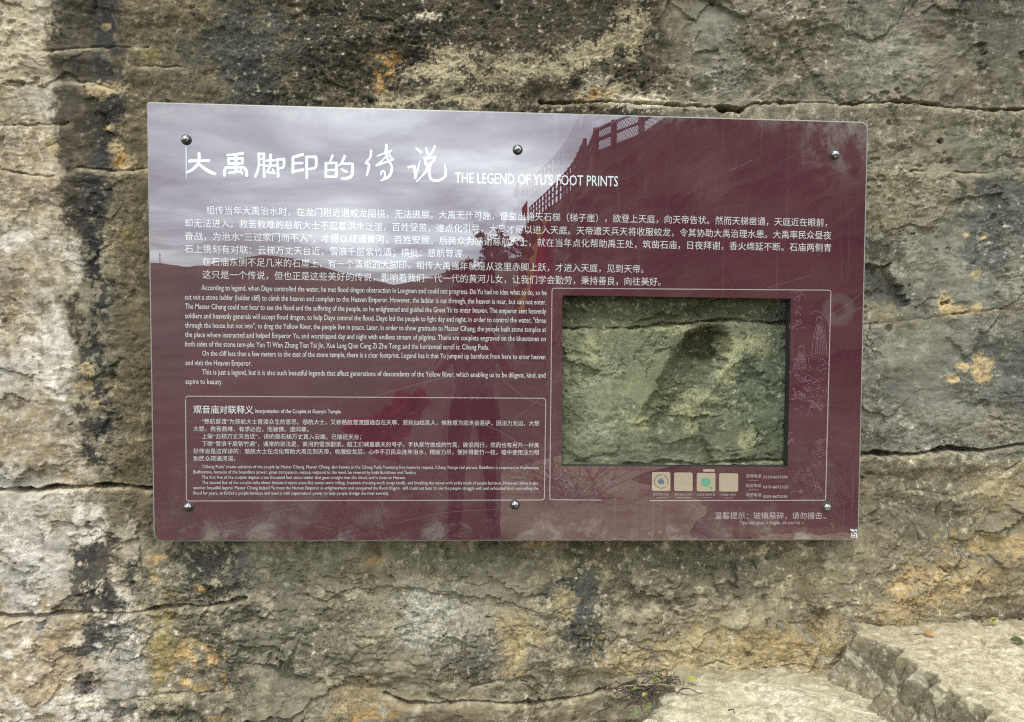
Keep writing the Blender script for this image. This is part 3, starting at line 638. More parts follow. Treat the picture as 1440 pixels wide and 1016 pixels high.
ORG = sw(0, 0)
SIGN = empty('information_sign', ORG, 'large maroon glass sign with white Chinese and English text bolted to the cliff', 'sign')
def loc(u, v, y): return sw(u, v, y) - ORG
def rrect(u0, v0, u1, v1, r, n=6):
    """corner radii r = (bl, br, tr, tl), counter-clockwise from the lower left"""
    out = []
    for (cx, cy, rr, a0) in ((u0, v0, r[0], 180), (u1, v0, r[1], 270), (u1, v1, r[2], 0), (u0, v1, r[3], 90)):
        ox = cx + rr if cx == u0 else cx - rr; oy = cy + rr if cy == v0 else cy - rr
        if rr <= 0: out.append((cx, cy)); continue
        for k in range(n + 1):
            a = math.radians(a0 + 90 * k / n); out.append((ox + rr * math.cos(a), oy + rr * math.sin(a)))
    return out
def ring_faces(n, a, b): return [(a + i, a + (i + 1) % n, b + (i + 1) % n, b + i) for i in range(n)]
W4 = [uv(*p) for p in ((789.5, 655.5), (1108.0, 657.0), (1112.0, 419.2), (791.0, 416.7))]      # window bl br tr tl
wu0 = (W4[0][0] + W4[3][0]) / 2; wu1 = (W4[1][0] + W4[2][0]) / 2; wv0 = (W4[0][1] + W4[1][1]) / 2; wv1 = (W4[2][1] + W4[3][1]) / 2
RAD = (0.026, 0.016, 0.022, 0.004)
# printed face with the window cut out: four sheets round the hole, in one mesh
out = rrect(0.004, 0.004, SIGN_W - 0.004, SIGN_H - 0.004, RAD)
bm = bmesh.new()
ov = [bm.verts.new(loc(u, v, 0.0)) for u, v in out]
iv = [bm.verts.new(loc(u, v, 0.0)) for u, v in ((wu0, wv0), (wu1, wv0), (wu1, wv1), (wu0, wv1))]
def corner_idx(k):                      # middle vertex of each corner arc
    return 7 * k + 3
for k in range(4):
    a, b = corner_idx(k), corner_idx((k + 1) % 4)
    idx = list(range(a, b + 1)) if b > a else list(range(a, len(ov))) + list(range(0, b + 1))
    f = bm.faces.new([ov[i] for i in idx] + [iv[(k + 1) % 4], iv[k]])
bmesh.ops.recalc_face_normals(bm, faces=bm.faces)
bm.faces.ensure_lookup_table()
if bm.faces[0].normal.y > 0: bmesh.ops.reverse_faces(bm, faces=bm.faces)
panel = bm_obj('printed_panel', bm, MAT_PANEL, SIGN)
# polished edge of the glass sheet, a few mm wide, with its thickness
o2 = rrect(0, 0, SIGN_W, SIGN_H, tuple(r + 0.004 for r in RAD)); n_ = len(o2)
vs = [loc(u, v, 0.0002) for u, v in out] + [loc(u, v, 0.002) for u, v in o2] + [loc(u, v, 0.014) for u, v in o2] + [loc(u, v, 0.014) for u, v in out]
mesh_obj('glass_edge', vs, [f[::-1] for f in ring_faces(n_, 0, n_)] + [f[::-1] for f in ring_faces(n_, n_, 2 * n_)] + [f[::-1] for f in ring_faces(n_, 2 * n_, 3 * n_)], MAT_EDGE, SIGN)
# steel box behind, and its window reveal
def tube_rect(name, u0, v0, u1, v1, ya, yb, th, mat):
    A_ = [(u0, v0), (u1, v0), (u1, v1), (u0, v1)]; B_ = [(u0 + th, v0 + th), (u1 - th, v0 + th), (u1 - th, v1 - th), (u0 + th, v1 - th)]
    vs = [loc(*p, ya) for p in A_] + [loc(*p, yb) for p in A_] + [loc(*p, ya) for p in B_] + [loc(*p, yb) for p in B_]
    fs = ring_faces(4, 0, 4) + ring_faces(4, 12, 8) + ring_faces(4, 8, 0) + ring_faces(4, 4, 12)
    return mesh_obj(name, vs, fs, mat, SIGN)
tube_rect('back_box', 0.018, 0.014, SIGN_W - 0.018, SIGN_H - 0.014, 0.0145, 0.085, 0.02, MAT_BOX)
tube_rect('window_reveal', wu0 - 0.012, wv0 - 0.012, wu1 + 0.012, wv1 + 0.012, 0.0008, 0.036, 0.012, MAT_BOX)
gl = [loc(wu0 + .0005, wv0 + .0005, 0.0005), loc(wu1 - .0005, wv0 + .0005, 0.0005), loc(wu1 - .0005, wv1 - .0005, 0.0005), loc(wu0 + .0005, wv1 - .0005, 0.0005)]
mesh_obj('window_glass', gl, [(0, 1, 2, 3)], mg, SIGN)
# screws: washer and domed nut; dark washer widened to paint the nut's shadow ring
def lathe(prof, n=24):
    bm = bmesh.new(); rings = []
    for r, y in prof:
        rings.append([bm.verts.new((r * math.cos(2 * math.pi * k / n), y, r * math.sin(2 * math.pi * k / n))) for k in range(n)] if r > 1e-6 else [bm.verts.new((0, y, 0))])
    for a, b in zip(rings[:-1], rings[1:]):
        for k in range(n):
            if len(b) == 1: bm.faces.new((a[k], a[(k + 1) % n], b[0]))
            else: bm.faces.new((a[k], a[(k + 1) % n], b[(k + 1) % n], b[k]))
    bmesh.ops.recalc_face_normals(bm, faces=bm.faces); return bm
wash = dome = None
for i, (px, py) in enumerate(((262, 197), (728, 211), (1173, 218), (265.5, 712.5), (724, 709.5), (1162, 713))):
    c = on_plane(px, py) - ORG
    if i == 0:
        wash = bm_obj('screw', lathe([(0.0168, -0.0006), (0.0168, -0.003), (0.0160, -0.0038), (0, -0.0038)]), MAT_WASHER, SIGN, True)
        dome = bm_obj('dome', lathe([(0.0122, -0.0039), (0.0122, -0.008)] + [(0.0122 * math.cos(a), -0.008 - 0.0105 * math.sin(a)) for a in np.linspace(0.15, math.pi / 2 - 0.02, 8)] + [(0, -0.0186)]), MAT_CHROME, wash, True)
        w_ = wash
    else:
        w_ = wash.copy(); COL.objects.link(w_); d_ = dome.copy(); COL.objects.link(d_); d_.parent = w_
    w_.location = c; w_.rotation_euler = (random.uniform(-.06, .06), 0, random.uniform(-.06, .06))
# white run below the first nut, a dribble of sealant
c = uv(262, 204); c2 = uv(262.5, 255)
mesh_obj('sealant_run', [loc(c[0] - .0028, c[1], -.0008), loc(c[0] + .0028, c[1], -.0008), loc(c2[0] + .0022, c2[1] + .02, -.0008), loc(c2[0], c2[1], -.0008), loc(c2[0] - .0022, c2[1] + .02, -.0008)], [(0, 4, 3, 2, 1)], ink('pale_run', (0.45, 0.45, 0.47)), SIGN)

# ---- lettering
DG = bpy.context.evaluated_depsgraph_get
FONTS = {}
def text_mesh(body, bold=0.0, res=2):
    cu = bpy.data.curves.new('line', 'FONT'); cu.body = body; cu.size = 1.0; cu.resolution_u = res; cu.offset = bold
    ob = bpy.data.objects.new('line', cu); COL.objects.link(ob)
    dg = DG(); me = bpy.data.meshes.new_from_object(ob.evaluated_get(dg))
    n = len(me.vertices); v = np.zeros(n * 3, np.float32); me.vertices.foreach_get('co', v); v = v.reshape(-1, 3)
    f = [tuple(p.vertices) for p in me.polygons]
    bpy.data.objects.remove(ob); bpy.data.curves.remove(cu); bpy.data.meshes.remove(me)
    return v[:, :2].copy(), f
TEXT_Y = [-0.0006]
def place(lines, name, mat, label=None):
    """lines: (text, x0 px, baseline px at x0, x1 px, letter size px, weight)"""
    AV, AF, off = [], [], 0
    for body, x0, yb, x1, size, bold in lines:
        v, f = text_mesh(body, bold)
        if not len(v): continue
        a = uv(x0, yb); b = uv(x1, yb + 0.0125 * (x1 - x0) * (1 - (yb - 145) / 620))
        lo, hi = v[:, 0].min(), v[:, 0].max()
        sx = (b[0] - a[0]) / (hi - lo); sy = size * U1PX
        for q in v: AV.append(loc(a[0] + (q[0] - lo) * sx, a[1] + q[1] * sy, TEXT_Y[0]))
        AF += [tuple(i + off for i in p) for p in f]; off += len(v)
    o = mesh_obj(name, AV, AF, mat, SIGN)
    bmx = bmesh.new(); bmx.from_mesh(o.data)
    for fc in bmx.faces:
        fc.normal_update()
        if fc.normal.y > 0: fc.normal_flip()
    bmx.to_mesh(o.data); bmx.free()
    if label: o['label'] = label
    return o
zh1 = ["相传当年大禹治水时，在龙门附近遇蛟龙阻挠，无法进展。大禹无计可施，便凿出通天石梯（梯子崖），欲登上天庭，向天帝告状。然而天梯凿通，天庭近在眼前，",
       "却无法进入。救苦救难的慈航大士不忍看洪水泛滥，百姓受苦，遂点化引导，大禹才得以进入天庭。天帝遣天兵天将收服蛟龙，令其协助大禹治理水患。大禹率民众昼夜",
       "奋战，为治水“三过家门而不入”，才得以疏通黄河，百姓安居。后民众为感谢慈航大士，就在当年点化帮助禹王处，筑凿石庙，日夜拜谢，香火绵延不断。石庙两侧青",
       "石上镌刻有对联：云梯万丈天台近，雪浪千层紫竹通；横批：慈航普渡。",
       "在石庙东侧不足几米的石崖上，有一个清晰的大脚印，相传大禹当年就是从这里赤脚上跃，才进入天庭，见到天帝。",
       "这只是一个传说，但也正是这些美好的传说，影响着我们一代一代的黄河儿女，让我们学会勤劳，秉持善良，向往美好。"]
x0s = [290, 260, 260, 260, 285, 285]; x1s = [1163, 1169, 1169, 655, 905, 929]
place([(t_, a, 300.6 + 18.1 * k, b, 12.7, 0.0) for k, (t_, a, b) in enumerate(zip(zh1, x0s, x1s))], 'chinese_legend_text', MAT_INK)
en1 = ["According to legend, when Dayu controlled the water, he met flood dragon obstruction in Longmen and could not progress. Da Yu had no idea what to do, so he",
       "cut out a stone ladder (ladder cliff) to climb the heaven and complain to the Heaven Emperor. However, the ladder is cut through, the heaven is near, but can not enter.",
       "The Master Cihang could not bear to see the flood and the suffering of the people, so he enlightened and guided the Great Yu to enter heaven. The emperor sent heavenly",
       "soldiers and heavenly generals will accept flood dragon, to help Dayu control the flood. Dayu led the people to fight day and night, in order to control the water, \"three",
       "through the house but not into\", to dreg the Yellow River, the people live in peace. Later, in order to show gratitude to Master Cihang, the people built stone temples at",
       "the place where instructed and helped Emperor Yu, and worshipped day and night with endless stream of pilgrims. There are couplets engraved on the bluestones on",
       "both sides of the stone tem-ple: Yun Ti Wan Zhang Tian Tai Jin, Xue Lang Qian Ceng Zi Zhu Tong; and the horizontal scroll is: Cihang Pudu.",
       "On the cliff less than a few meters to the east of the stone temple, there is a clear footprint. Legend has it that Yu jumped up barefoot from here to enter heaven",
       "and visit the Heaven Emperor.",
       "This is just a legend, but it is also such beautiful legends that affect generations of descendants of the Yellow River, which enabling us to be diligent, kind, and",
       "aspire to beauty."]
x0s = [283.5, 260, 260.5, 260.5, 260.5, 260.5, 260.5, 284.5, 261, 284.5, 261]; x1s = [768.5, 768, 768, 768, 768, 767.5, 688, 767, 354, 767, 313]
place([(t_, a, 408.2 + 13.2 * k, b, 10.6, 0.004) for k, (t_, a, b) in enumerate(zip(en1, x0s, x1s))], 'english_legend_text', MAT_INK)
place([("THE LEGEND OF YU'S FOOT PRINTS", 640, 257.3, 869, 20.6, 0.006)], 'english_title', MAT_TITLE)
place([("观音庙对联释义", 272, 580.6, 356.5, 12.2, 0.012), ("Interpretation of the Couplet at Guanyin Temple", 358.7, 580.8, 479.3, 7.6, 0.012)], 'couplet_heading', MAT_INK)
zh2 = ["“慈航普渡”为慈航大士普渡众生的意思。慈航大士，又称慈航普渡圆通自在天尊、慈航仙姑真人，佛教尊为观世音菩萨，因法力无边、大慈",
       "大悲、救苦救难、有求必应，而被佛、道同尊。", "上联“云梯万丈天台近”，讲的是石梯万丈直入云端，已接近天台；",
       "下联“雪浪千层紫竹通”，通常的说法是，黄河的雪浪翻滚，船工们喊着震天的号子，手执紫竹做成的竹篙，破浪而行，然而也有另外一种美",
       "好传说是这样讲的：慈航大士在点化帮助大禹见到天帝，收服蛟龙后，心中不忍民众连年治水，精疲力尽，便折得紫竹一枝，暗中使用法力帮", "助民众疏通河道。"]
x0s = [284, 272, 284, 284, 272, 272]; x1s = [758.4, 434, 508, 758, 758, 331]
place([(t_, a, 595.8 + 10.45 * k, b, 8.0, 0.0) for k, (t_, a, b) in enumerate(zip(zh2, x0s, x1s))], 'chinese_couplet_text', MAT_INK)
en2 = ["\"Cihang Pudu\" means salvation of the people by Master Cihang. Master Cihang, also known as the Cihang Pudu Yuantong free heavenly respect, Cihang Xiangu real person. Buddhism is respected as Avalitesvara",
       "Badhisattva, because of the boundless power, great compassion, rescue; respond to the need, be revered by both Buddhism and Taoism.",
       "The first line of the couplet depicts a ten thousand feet stone ladder that goes straight into the cloud, and is close to Heaven.",
       "The second line of the couplet talks about thousand layers snow-like waves were rolling, boatmen shouting work songs loudly, and breaking the waves with poles made of purple bamboo. However, there is also",
       "another beautiful legend: Master Cihang helped Yu meet the Heaven Emperor in enlightenment and conquered the flood dragon.  still could not bear to see the people struggle with and exhausted from controlling the",
       "flood for years, so folded a purple bamboo and used it with supernatural power to help people dredge the river secretly."]
x1s = [757.4, 585.5, 570.5, 757, 757, 547]
place([(t_, a, 658.6 + 7.42 * k, b, 6.5, 0.0) for k, (t_, a, b) in enumerate(zip(en2, x0s, x1s))], 'english_couplet_text', MAT_INK)
place([("咨询电话", 1049, 671.6, 1070.5, 5.6, 0.006), ("投诉电话", 1049, 685.0, 1070.5, 5.6, 0.006), ("救援电话", 1049, 698.2, 1070.5, 5.6, 0.006),
       ("0359-8675295", 1073.3, 673, 1107.6, 5.6, 0.012), ("0359-8675333", 1073, 687, 1107.4, 5.6, 0.012), ("0359-8675296", 1073, 700.4, 1107.4, 5.6, 0.012)], 'phone_numbers', MAT_LINE)
place([("温馨提示：玻璃易碎，请勿撞击", 1004.8, 729.6, 1156, 11.2, 0.004), ("~", 1157, 731.5, 1162.5, 11, 0.0), ("Tips: the glass is fragile, do not hit ~", 1040, 737.6, 1130, 7.2, 0.008)], 'fragile_glass_warning', MAT_LINE)
for cap in (("景区官方抖音", 918.5, 696.8, 940, 3.9, 0.0), ("景区微信公众号", 948.5, 697.0, 973.5, 3.9, 0.0), ("大禹渡语音导览", 980, 697.2, 1005.5, 3.9, 0.0), ("大禹渡小程序", 1013, 697.4, 1035, 3.9, 0.0)):
    place([cap], 'tile_caption', MAT_LINE)

# ---- brush title, stroke by stroke
def catmull(P, n=6):
    P = [np.array(p, float) for p in P]
    if len(P) == 2: return [P[0] + (P[1] - P[0]) * k / n for k in range(n + 1)]
    Q = [2 * P[0] - P[1]] + P + [2 * P[-1] - P[-2]]; out_ = []
    for i in range(1, len(Q) - 2):
        for k in range(n):
            t_ = k / n; a, b, c_, d_ = Q[i - 1:i + 3]
            out_.append(0.5 * (2 * b + (c_ - a) * t_ + (2 * a - 5 * b + 4 * c_ - d_) * t_ ** 2 + (3 * b - a - 3 * c_ + d_) * t_ ** 3))
    return out_ + [P[-1]]
def stroke_geo(P, w, y, AV, AF, conv, smooth=True):
    """ribbon with round ends; w = one width or one per given point, in pixels"""
    pts = catmull(P) if smooth else [np.array(p, float) for p in P]
    ws = np.interp(np.linspace(0, 1, len(pts)), np.linspace(0, 1, len(P)), w if hasattr(w, '__len__') else [w] * len(P)) / 2
    L_, R_ = [], []
    for i, p in enumerate(pts):
        d = pts[min(i + 1, len(pts) - 1)] - pts[max(i - 1, 0)]; d = d / (np.linalg.norm(d) + 1e-9); nrm = np.array([-d[1], d[0]])
        L_.append(p + nrm * ws[i]); R_.append(p - nrm * ws[i])
    def cap(p, d, r):
        a0 = math.atan2(d[1], d[0]); return [p + r * np.array([math.cos(a0 + a), math.sin(a0 + a)]) for a in np.linspace(math.pi / 2, -math.pi / 2, 7)[1:-1]]
    d1 = pts[-1] - pts[-2]; d0 = pts[0] - pts[1]
    o = len(AV)
    for p in L_ + R_: AV.append(loc(*conv(p), y))
    n = len(pts)
    for i in range(n - 1): AF.append((o + i, o + i + 1, o + n + i + 1, o + n + i))
    for (p, d, r, ia, ib) in ((pts[-1], d1, ws[-1], n - 1, 2 * n - 1), (pts[0], d0, ws[0], n, 0)):
        k0 = len(AV); c_ = cap(p, d, r)
        for q in c_: AV.append(loc(*conv(q), y))
        AF.append((o + ia,) + tuple(range(k0, k0 + len(c_))) + (o + ib,))
def finish(name, AV, AF, mat):
    o = mesh_obj(name, AV, AF, mat, SIGN)
    b_ = bmesh.new(); b_.from_mesh(o.data)
    for fc in b_.faces:
        fc.normal_update()
        if fc.normal.y > 0: fc.normal_flip()
    b_.to_mesh(o.data); b_.free(); return o
za = lambda p: uv(p[0] / 8 + 250, p[1] / 8 + 190)
zb = lambda p: uv(p[0] / 6.261 + 410, p[1] / 6.261 + 190)
TITLE = [(za, [
    ([(132, 295), (240, 290), (352, 290)], [34, 30, 32]), ([(240, 212), (241, 300), (215, 345), (160, 395), (100, 425)], [34, 34, 36, 32, 30]), ([(245, 335), (300, 378), (360, 415), (420, 440)], [28, 34, 40, 32]),
    ([(560, 228), (640, 222), (730, 208)], [26, 30, 34]), ([(655, 225), (655, 420)], 34), ([(573, 265), (578, 328)], 30), ([(575, 268), (730, 264)], 28), ([(730, 268), (726, 326)], 30), ([(575, 325), (730, 322)], 26),
    ([(526, 454), (530, 400), (545, 372)], 34), ([(545, 370), (650, 364), (740, 368)], 30), ([(740, 366), (768, 395), (780, 460)], [30, 34, 32]), ([(582, 428), (650, 420), (705, 412)], 28), ([(712, 398), (728, 436)], 24),
    ([(912, 212), (914, 330), (898, 410), (872, 468)], [30, 28, 30, 28]), ([(915, 215), (970, 215)], 28), ([(970, 215), (970, 380), (975, 470)], [30, 28, 32]), ([(915, 272), (970, 270)], 22), ([(912, 342), (970, 338)], 22),
    ([(1045, 226), (1045, 345)], 30), ([(1002, 290), (1092, 287)], 26), ([(985, 350), (1110, 345)], 26), ([(1045, 350), (1008, 412)], 26), ([(1008, 418), (1090, 432)], 28), ([(1070, 390), (1090, 425)], 24),
    ([(1120, 278), (1195, 275)], 30), ([(1198, 280), (1192, 360), (1150, 376)], [32, 30, 26]), ([(1124, 285), (1132, 470)], [28, 30]),
    ([(1300, 250), (1405, 222)], [30, 34]), ([(1297, 255), (1296, 420)], 32), ([(1300, 320), (1402, 318)], 28), ([(1300, 412), (1408, 392)], 30)]),
  (zb, [
    ([(130, 195), (215, 194)], 24), ([(216, 198), (213, 285), (150, 302)], [26, 24, 20]), ([(134, 198), (136, 380)], [24, 24]),
    ([(360, 185), (342, 230)], [24, 18]), ([(303, 250), (303, 368)], 24), ([(305, 250), (395, 247)], 22), ([(395, 250), (394, 370)], 24), ([(305, 312), (395, 308)], 18), ([(305, 368), (394, 370)], 20),
    ([(468, 190), (445, 240), (418, 272)], [26, 20, 12]), ([(450, 255), (537, 256)], 22), ([(538, 258), (537, 330), (515, 375), (445, 386)], [24, 26, 28, 22]), ([(440, 302), (483, 326)], [16, 24]),
    ([(700, 140), (694, 195), (652, 248)], [22, 20, 14]), ([(655, 250), (682, 258), (680, 290), (664, 350)], [20, 20, 24, 20]),
    ([(757, 186), (820, 160), (880, 138)], [12, 16, 16]), ([(835, 88), (833, 150), (842, 200), (868, 255)], [20, 30, 22, 16]), ([(748, 270), (800, 225), (832, 190)], [16, 14, 14]), ([(748, 270), (820, 245), (895, 215)], [18, 18, 22]), ([(862, 150), (868, 190), (895, 215)], [16, 14, 18]),
    ([(868, 240), (884, 290), (870, 350), (835, 382), (782, 404)], [14, 22, 26, 22, 10]), ([(788, 350), (796, 318), (818, 325), (824, 355), (812, 385)], [14, 16, 18, 18, 14]),
    ([(1100, 120), (1140, 152)], [18, 24]), ([(1032, 286), (1078, 272)], [22, 18]), ([(1080, 274), (1088, 330), (1088, 382)], [22, 26, 18]), ([(1130, 230), (1112, 300), (1092, 380)], [10, 16, 18]),
    ([(1182, 118), (1200, 165)], [16, 22]), ([(1260, 104), (1240, 150), (1200, 195), (1172, 205)], [20, 20, 18, 16]), ([(1172, 205), (1182, 262)], [20, 22]), ([(1180, 210), (1262, 196)], 20), ([(1262, 198), (1245, 238), (1190, 262)], [24, 22, 18]),
    ([(1205, 265), (1178, 330), (1102, 412)], [24, 22, 10]), ([(1225, 255), (1212, 330), (1232, 392), (1300, 400), (1348, 370), (1358, 320), (1348, 260)], [20, 22, 24, 24, 24, 20, 8])])]
CH = [[] for _ in range(7)]; ends = (300, 352, 403, 449, 500, 558, 640)
for conv, strokes in TITLE:
    for P, w in strokes:
        mxp = np.mean([p[0] for p in P]); mxp = mxp / 8 + 250 if conv is za else mxp / 6.261 + 410
        CH[next(i for i, e_ in enumerate(ends) if mxp < e_)].append((P, w, conv))
for ch in CH:
    AV, AF = [], []
    for k_, (P, w, conv) in enumerate(ch): stroke_geo(P, w, -0.0006 - 0.00006 * k_, AV, AF, conv)
    finish('brush_character', AV, AF, MAT_TITLE)
# ---- thin frames
def line_strip(name, pts, w, mat, y=-0.0005):
    AV, AF = [], []
    for i, P in enumerate(pts): stroke_geo(P, w, y - 0.00002 * (i % 20), AV, AF, lambda p: uv(*p), smooth=False)
    return finish(name, AV, AF, mat)
def rpx(tl, tr, br, bl, r=4):
    out_ = []
    for c_, a, b in ((tl, bl, tr), (tr, tl, br), (br, tr, bl), (bl, br, tl)):
        c_ = np.array(c_, float); d1 = np.array(a) - c_; d1 /= np.linalg.norm(d1); d2 = np.array(b) - c_; d2 /= np.linalg.norm(d2)
        for t_ in np.linspace(0, 1, 5): out_.append(c_ + d1 * r * (1 - t_) ** 2 + d2 * r * t_ ** 2)
    return out_
r1 = rpx((261, 557.4), (767.5, 560.4), (765.5, 703.4), (262.3, 704.8)); line_strip('couplet_frame', [r1 + [r1[0]]], 1.25, MAT_LINE)
r2 = rpx((776.3, 405.6), (1168.5, 408.4), (1160.8, 706), (773, 703))
line_strip('picture_frame', [r2[15:] + r2[:15] and r2[17:] + r2[:12] + [np.array((914, 704.4))], [np.array((845, 703.6))] + r2[15:18]], 1.25, MAT_LINE)
# ---- the code tiles (kept blank), tab, emblem
def tile(name, x0, y0, x1, y1, mat, r=2.5, y=-0.0006):
    P = rpx((x0, y0), (x1, y0 + .2), (x1, y1), (x0, y1 - .2), r)
    return finish(name, [loc(*uv(*p), y) for p in P], [tuple(range(len(P)))], mat)
def disc(AV, AF, x, y, r, yy, n=18, wob=0.0):
    o = len(AV)
    for k in range(n):
        rr = r * (1 + wob * random.uniform(-1, 1)); AV.append(loc(*uv(x + rr * math.cos(6.2832 * k / n), y + rr * math.sin(6.2832 * k / n)), yy))
    AF.append(tuple(range(o, o + n)))
for i, (a, b, c_, d_) in enumerate(((916.7, 664, 942.7, 690.6), (948, 664.6, 974, 690.8), (979.7, 665.2, 1006, 691.4), (1011.2, 665.8, 1038, 691.6))):
    t_ = tile('code_tile', a, b, c_, d_, MAT_TILE)
    AV, AF = [], []; mx_, my_ = (a + c_) / 2, (b + d_) / 2
    if i == 0: disc(AV, AF, mx_, my_, 4.4, -0.0009, 10, 0.15); m_ = finish('emblem', AV, AF, MAT_BLUE)
    elif i == 2: disc(AV, AF, mx_, my_, 6.6, -0.0009, 16, 0.08); disc(AV, AF, a + 20, b + 21.5, 2.6, -0.0009, 8, 0.1); m_ = finish('emblem', AV, AF, MAT_GREEN)
    else: continue
    m_.parent = t_
tile('tile_tab', 988.5, 660, 1005, 663.8, MAT_TILE, 1.5)
line_strip('emblem_ring', [[(929.7 + 9.5 * math.cos(a), 677.3 + 9.5 * math.sin(a)) for a in np.linspace(s0, s0 + 1.5, 10)] for s0 in (-2.9, -1.1, 0.9, 2.2)], 1.0, MAT_SMUDGE, -0.0009)
for ul in ([(922, 699.6), (938, 699.8)], [(951, 700), (971, 700.2)], [(987, 700.2), (1000, 700.3)], [(1019, 700.4), (1031, 700.5)], [(1052, 675.6), (1066, 675.7)], [(1053, 689), (1066, 689.1)], [(1055, 702), (1065, 702.1)]):
    line_strip('underline', [ul], 0.5, MAT_LINE)
# maker's seal in the corner
AV, AF = [], []
for P, w in (([(1196.5, 745.5), (1199, 745.6)], 2.0), ([(1200.6, 746), (1204.8, 745.6)], 1.6), ([(1197.6, 749), (1199.2, 747.6), (1201.6, 749), (1202, 753), (1200.6, 756), (1198.2, 756), (1196.8, 753), (1197.6, 749)], 0.9),
             ([(1198.8, 751), (1200.4, 751)], 0.8), ([(1198.8, 753.4), (1200.4, 753.4)], 1.4), ([(1204.4, 748), (1203.2, 750.4), (1204.6, 752)], 1.0), ([(1204.6, 751), (1204.4, 756)], 1.5)):
    stroke_geo(P, w, -0.0006 - 0.0000015 * len(AV), AV, AF, lambda p: uv(*p))
finish('corner_seal', AV, AF, MAT_TITLE)
# ---- line art: clouds, spray, waves and two robed figures in outline
rng_ = random.Random(5)
def curl(x, y, r, turn=1, a0=0.0, n=14, loops=1.15):
    return [(x + r * (1 - 0.75 * k / n) * math.cos(a0 + turn * loops * 6.28 * k / n), y + r * (1 - 0.75 * k / n) * math.sin(a0 + turn * loops * 6.28 * k / n)) for k in range(n + 1)]
def arc(x, y, r, a, b, n=8): return [(x + r * math.cos(a + (b - a) * k / n), y + r * math.sin(a + (b - a) * k / n)) for k in range(n + 1)]
art = []
def cloud_bank(x, y, w, h, n):
    for _ in range(n):
        cx, cy = x + rng_.random() * w, y + rng_.random() * h; r = rng_.uniform(2.2, 5.5)
        if rng_.random() < 0.45: art.append(curl(cx, cy, r, rng_.choice((-1, 1)), rng_.random() * 6))
        else: a = rng_.uniform(2.6, 3.6); art.append(arc(cx, cy, r, a, a + rng_.uniform(2, 3.6)))
    line_strip('cloud_outline', art, 0.65, MAT_ART, -0.0004); art.clear()
cloud_bank(1114, 410, 22, 12, 5); cloud_bank(1114, 432, 16, 36, 9); cloud_bank(1142, 618, 18, 38, 11); cloud_bank(1112, 660, 40, 36, 18); cloud_bank(1112, 612, 10, 26, 4)
cloud_bank(779, 668, 46, 30, 13); cloud_bank(836, 676, 46, 22, 16); cloud_bank(800, 662, 24, 14, 4)
for k in range(26):                                            # falling sheets of water
    x = 1112 + rng_.random() * 40; y = 528 + rng_.random() * 48; L_ = rng_.uniform(8, 20); sl = rng_.uniform(-0.5, 0.9)
    art.append([(x + L_ * t_ * 0.8, y + L_ * t_ * (0.25 + 0.35 * sl) + 2.2 * math.sin(t_ * 5 + k)) for t_ in np.linspace(0, 1, 7)])
for k in range(46):
    x = 1111 + rng_.random() * 50; y = 536 + rng_.random() * 50; a = rng_.uniform(-0.5, 1.9); L_ = rng_.uniform(3, 9)
    art.append([(x, y), (x + L_ * 0.5 * math.cos(a) + 0.8, y + L_ * 0.5 * math.sin(a)), (x + L_ * math.cos(a), y + L_ * math.sin(a))])
line_strip('water_outline', art, 0.65, MAT_ART, -0.0004); art = []
def robe(cx, cy, hw, hh, folds, lean):
    art.append([(cx - 3, cy), (cx - hw * 0.7, cy + hh * 0.35), (cx - hw, cy + hh), (cx - hw * 0.5, cy + hh * 1.03)])
    art.append([(cx + 4, cy), (cx + hw * 0.8, cy + hh * 0.3), (cx + hw, cy + hh)])
    for k in range(folds):
        t_ = (k + 0.5) / folds * 2 - 1; art.append([(cx + t_ * 3, cy + 3), (cx + t_ * hw * 0.6 + lean, cy + hh * 0.5), (cx + t_ * hw * 0.9 + lean * 2, cy + hh * 0.95)])
    art.append(arc(cx, cy - 4, 4.2, 0, 6.28, 10)); art.append(arc(cx, cy - 6.5, 3.6, 3.14, 6.28, 6)); art.append(arc(cx, cy + 8, 6, 0.2, 2.9, 6)); art.append(arc(cx, cy + 14, 8, 0.3, 2.8, 6))
robe(1127, 496, 12, 26, 8, -1.0); line_strip('kneeling_figure_outline', art, 0.65, MAT_ART, -0.0004); art = []
robe(1152, 455, 11, 46, 7, 1.5)
art.append([(1138, 442), (1150, 437), (1163, 448), (1166, 458)])
line_strip('standing_figure_outline', art, 0.65, MAT_ART, -0.0004); art = []
for k in range(16):
    x = 1112 + rng_.random() * 50; y = 508 + rng_.random() * 26; art.append(arc(x, y, rng_.uniform(2, 5), rng_.uniform(3, 4), rng_.uniform(5, 6.6), 6))
line_strip('rock_outline', art, 0.65, MAT_ART, -0.0004)
# scratches worn into the print
scr = []
for (a, b, c_) in (((1025, 240), (1040, 234), (1057, 226)), ((1170, 458), (1195, 440), (1218, 430)), ((1165, 445), (1190, 430), (1216, 408)), ((1080, 405), (1110, 396), (1140, 388)), ((520, 560), (570, 545), (630, 530)), ((250, 715), (330, 690), (380, 702)), ((380, 720), (420, 735), (470, 745)), ((560, 735), (620, 722), (700, 716)), ((300, 740), (360, 728), (410, 716)), ((1120, 705), (1150, 700), (1172, 696)), ((700, 600), (730, 585), (760, 560)), ((640, 590), (700, 605), (750, 640)), ((690, 520), (740, 560), (780, 575))):
    scr.append(catmull([a, b, c_], 5))
m_scr = ink('scratch_grey', (0.24, 0.16, 0.15))
for q in scr: line_strip('scratch', [q], 0.5, m_scr, -0.00035)

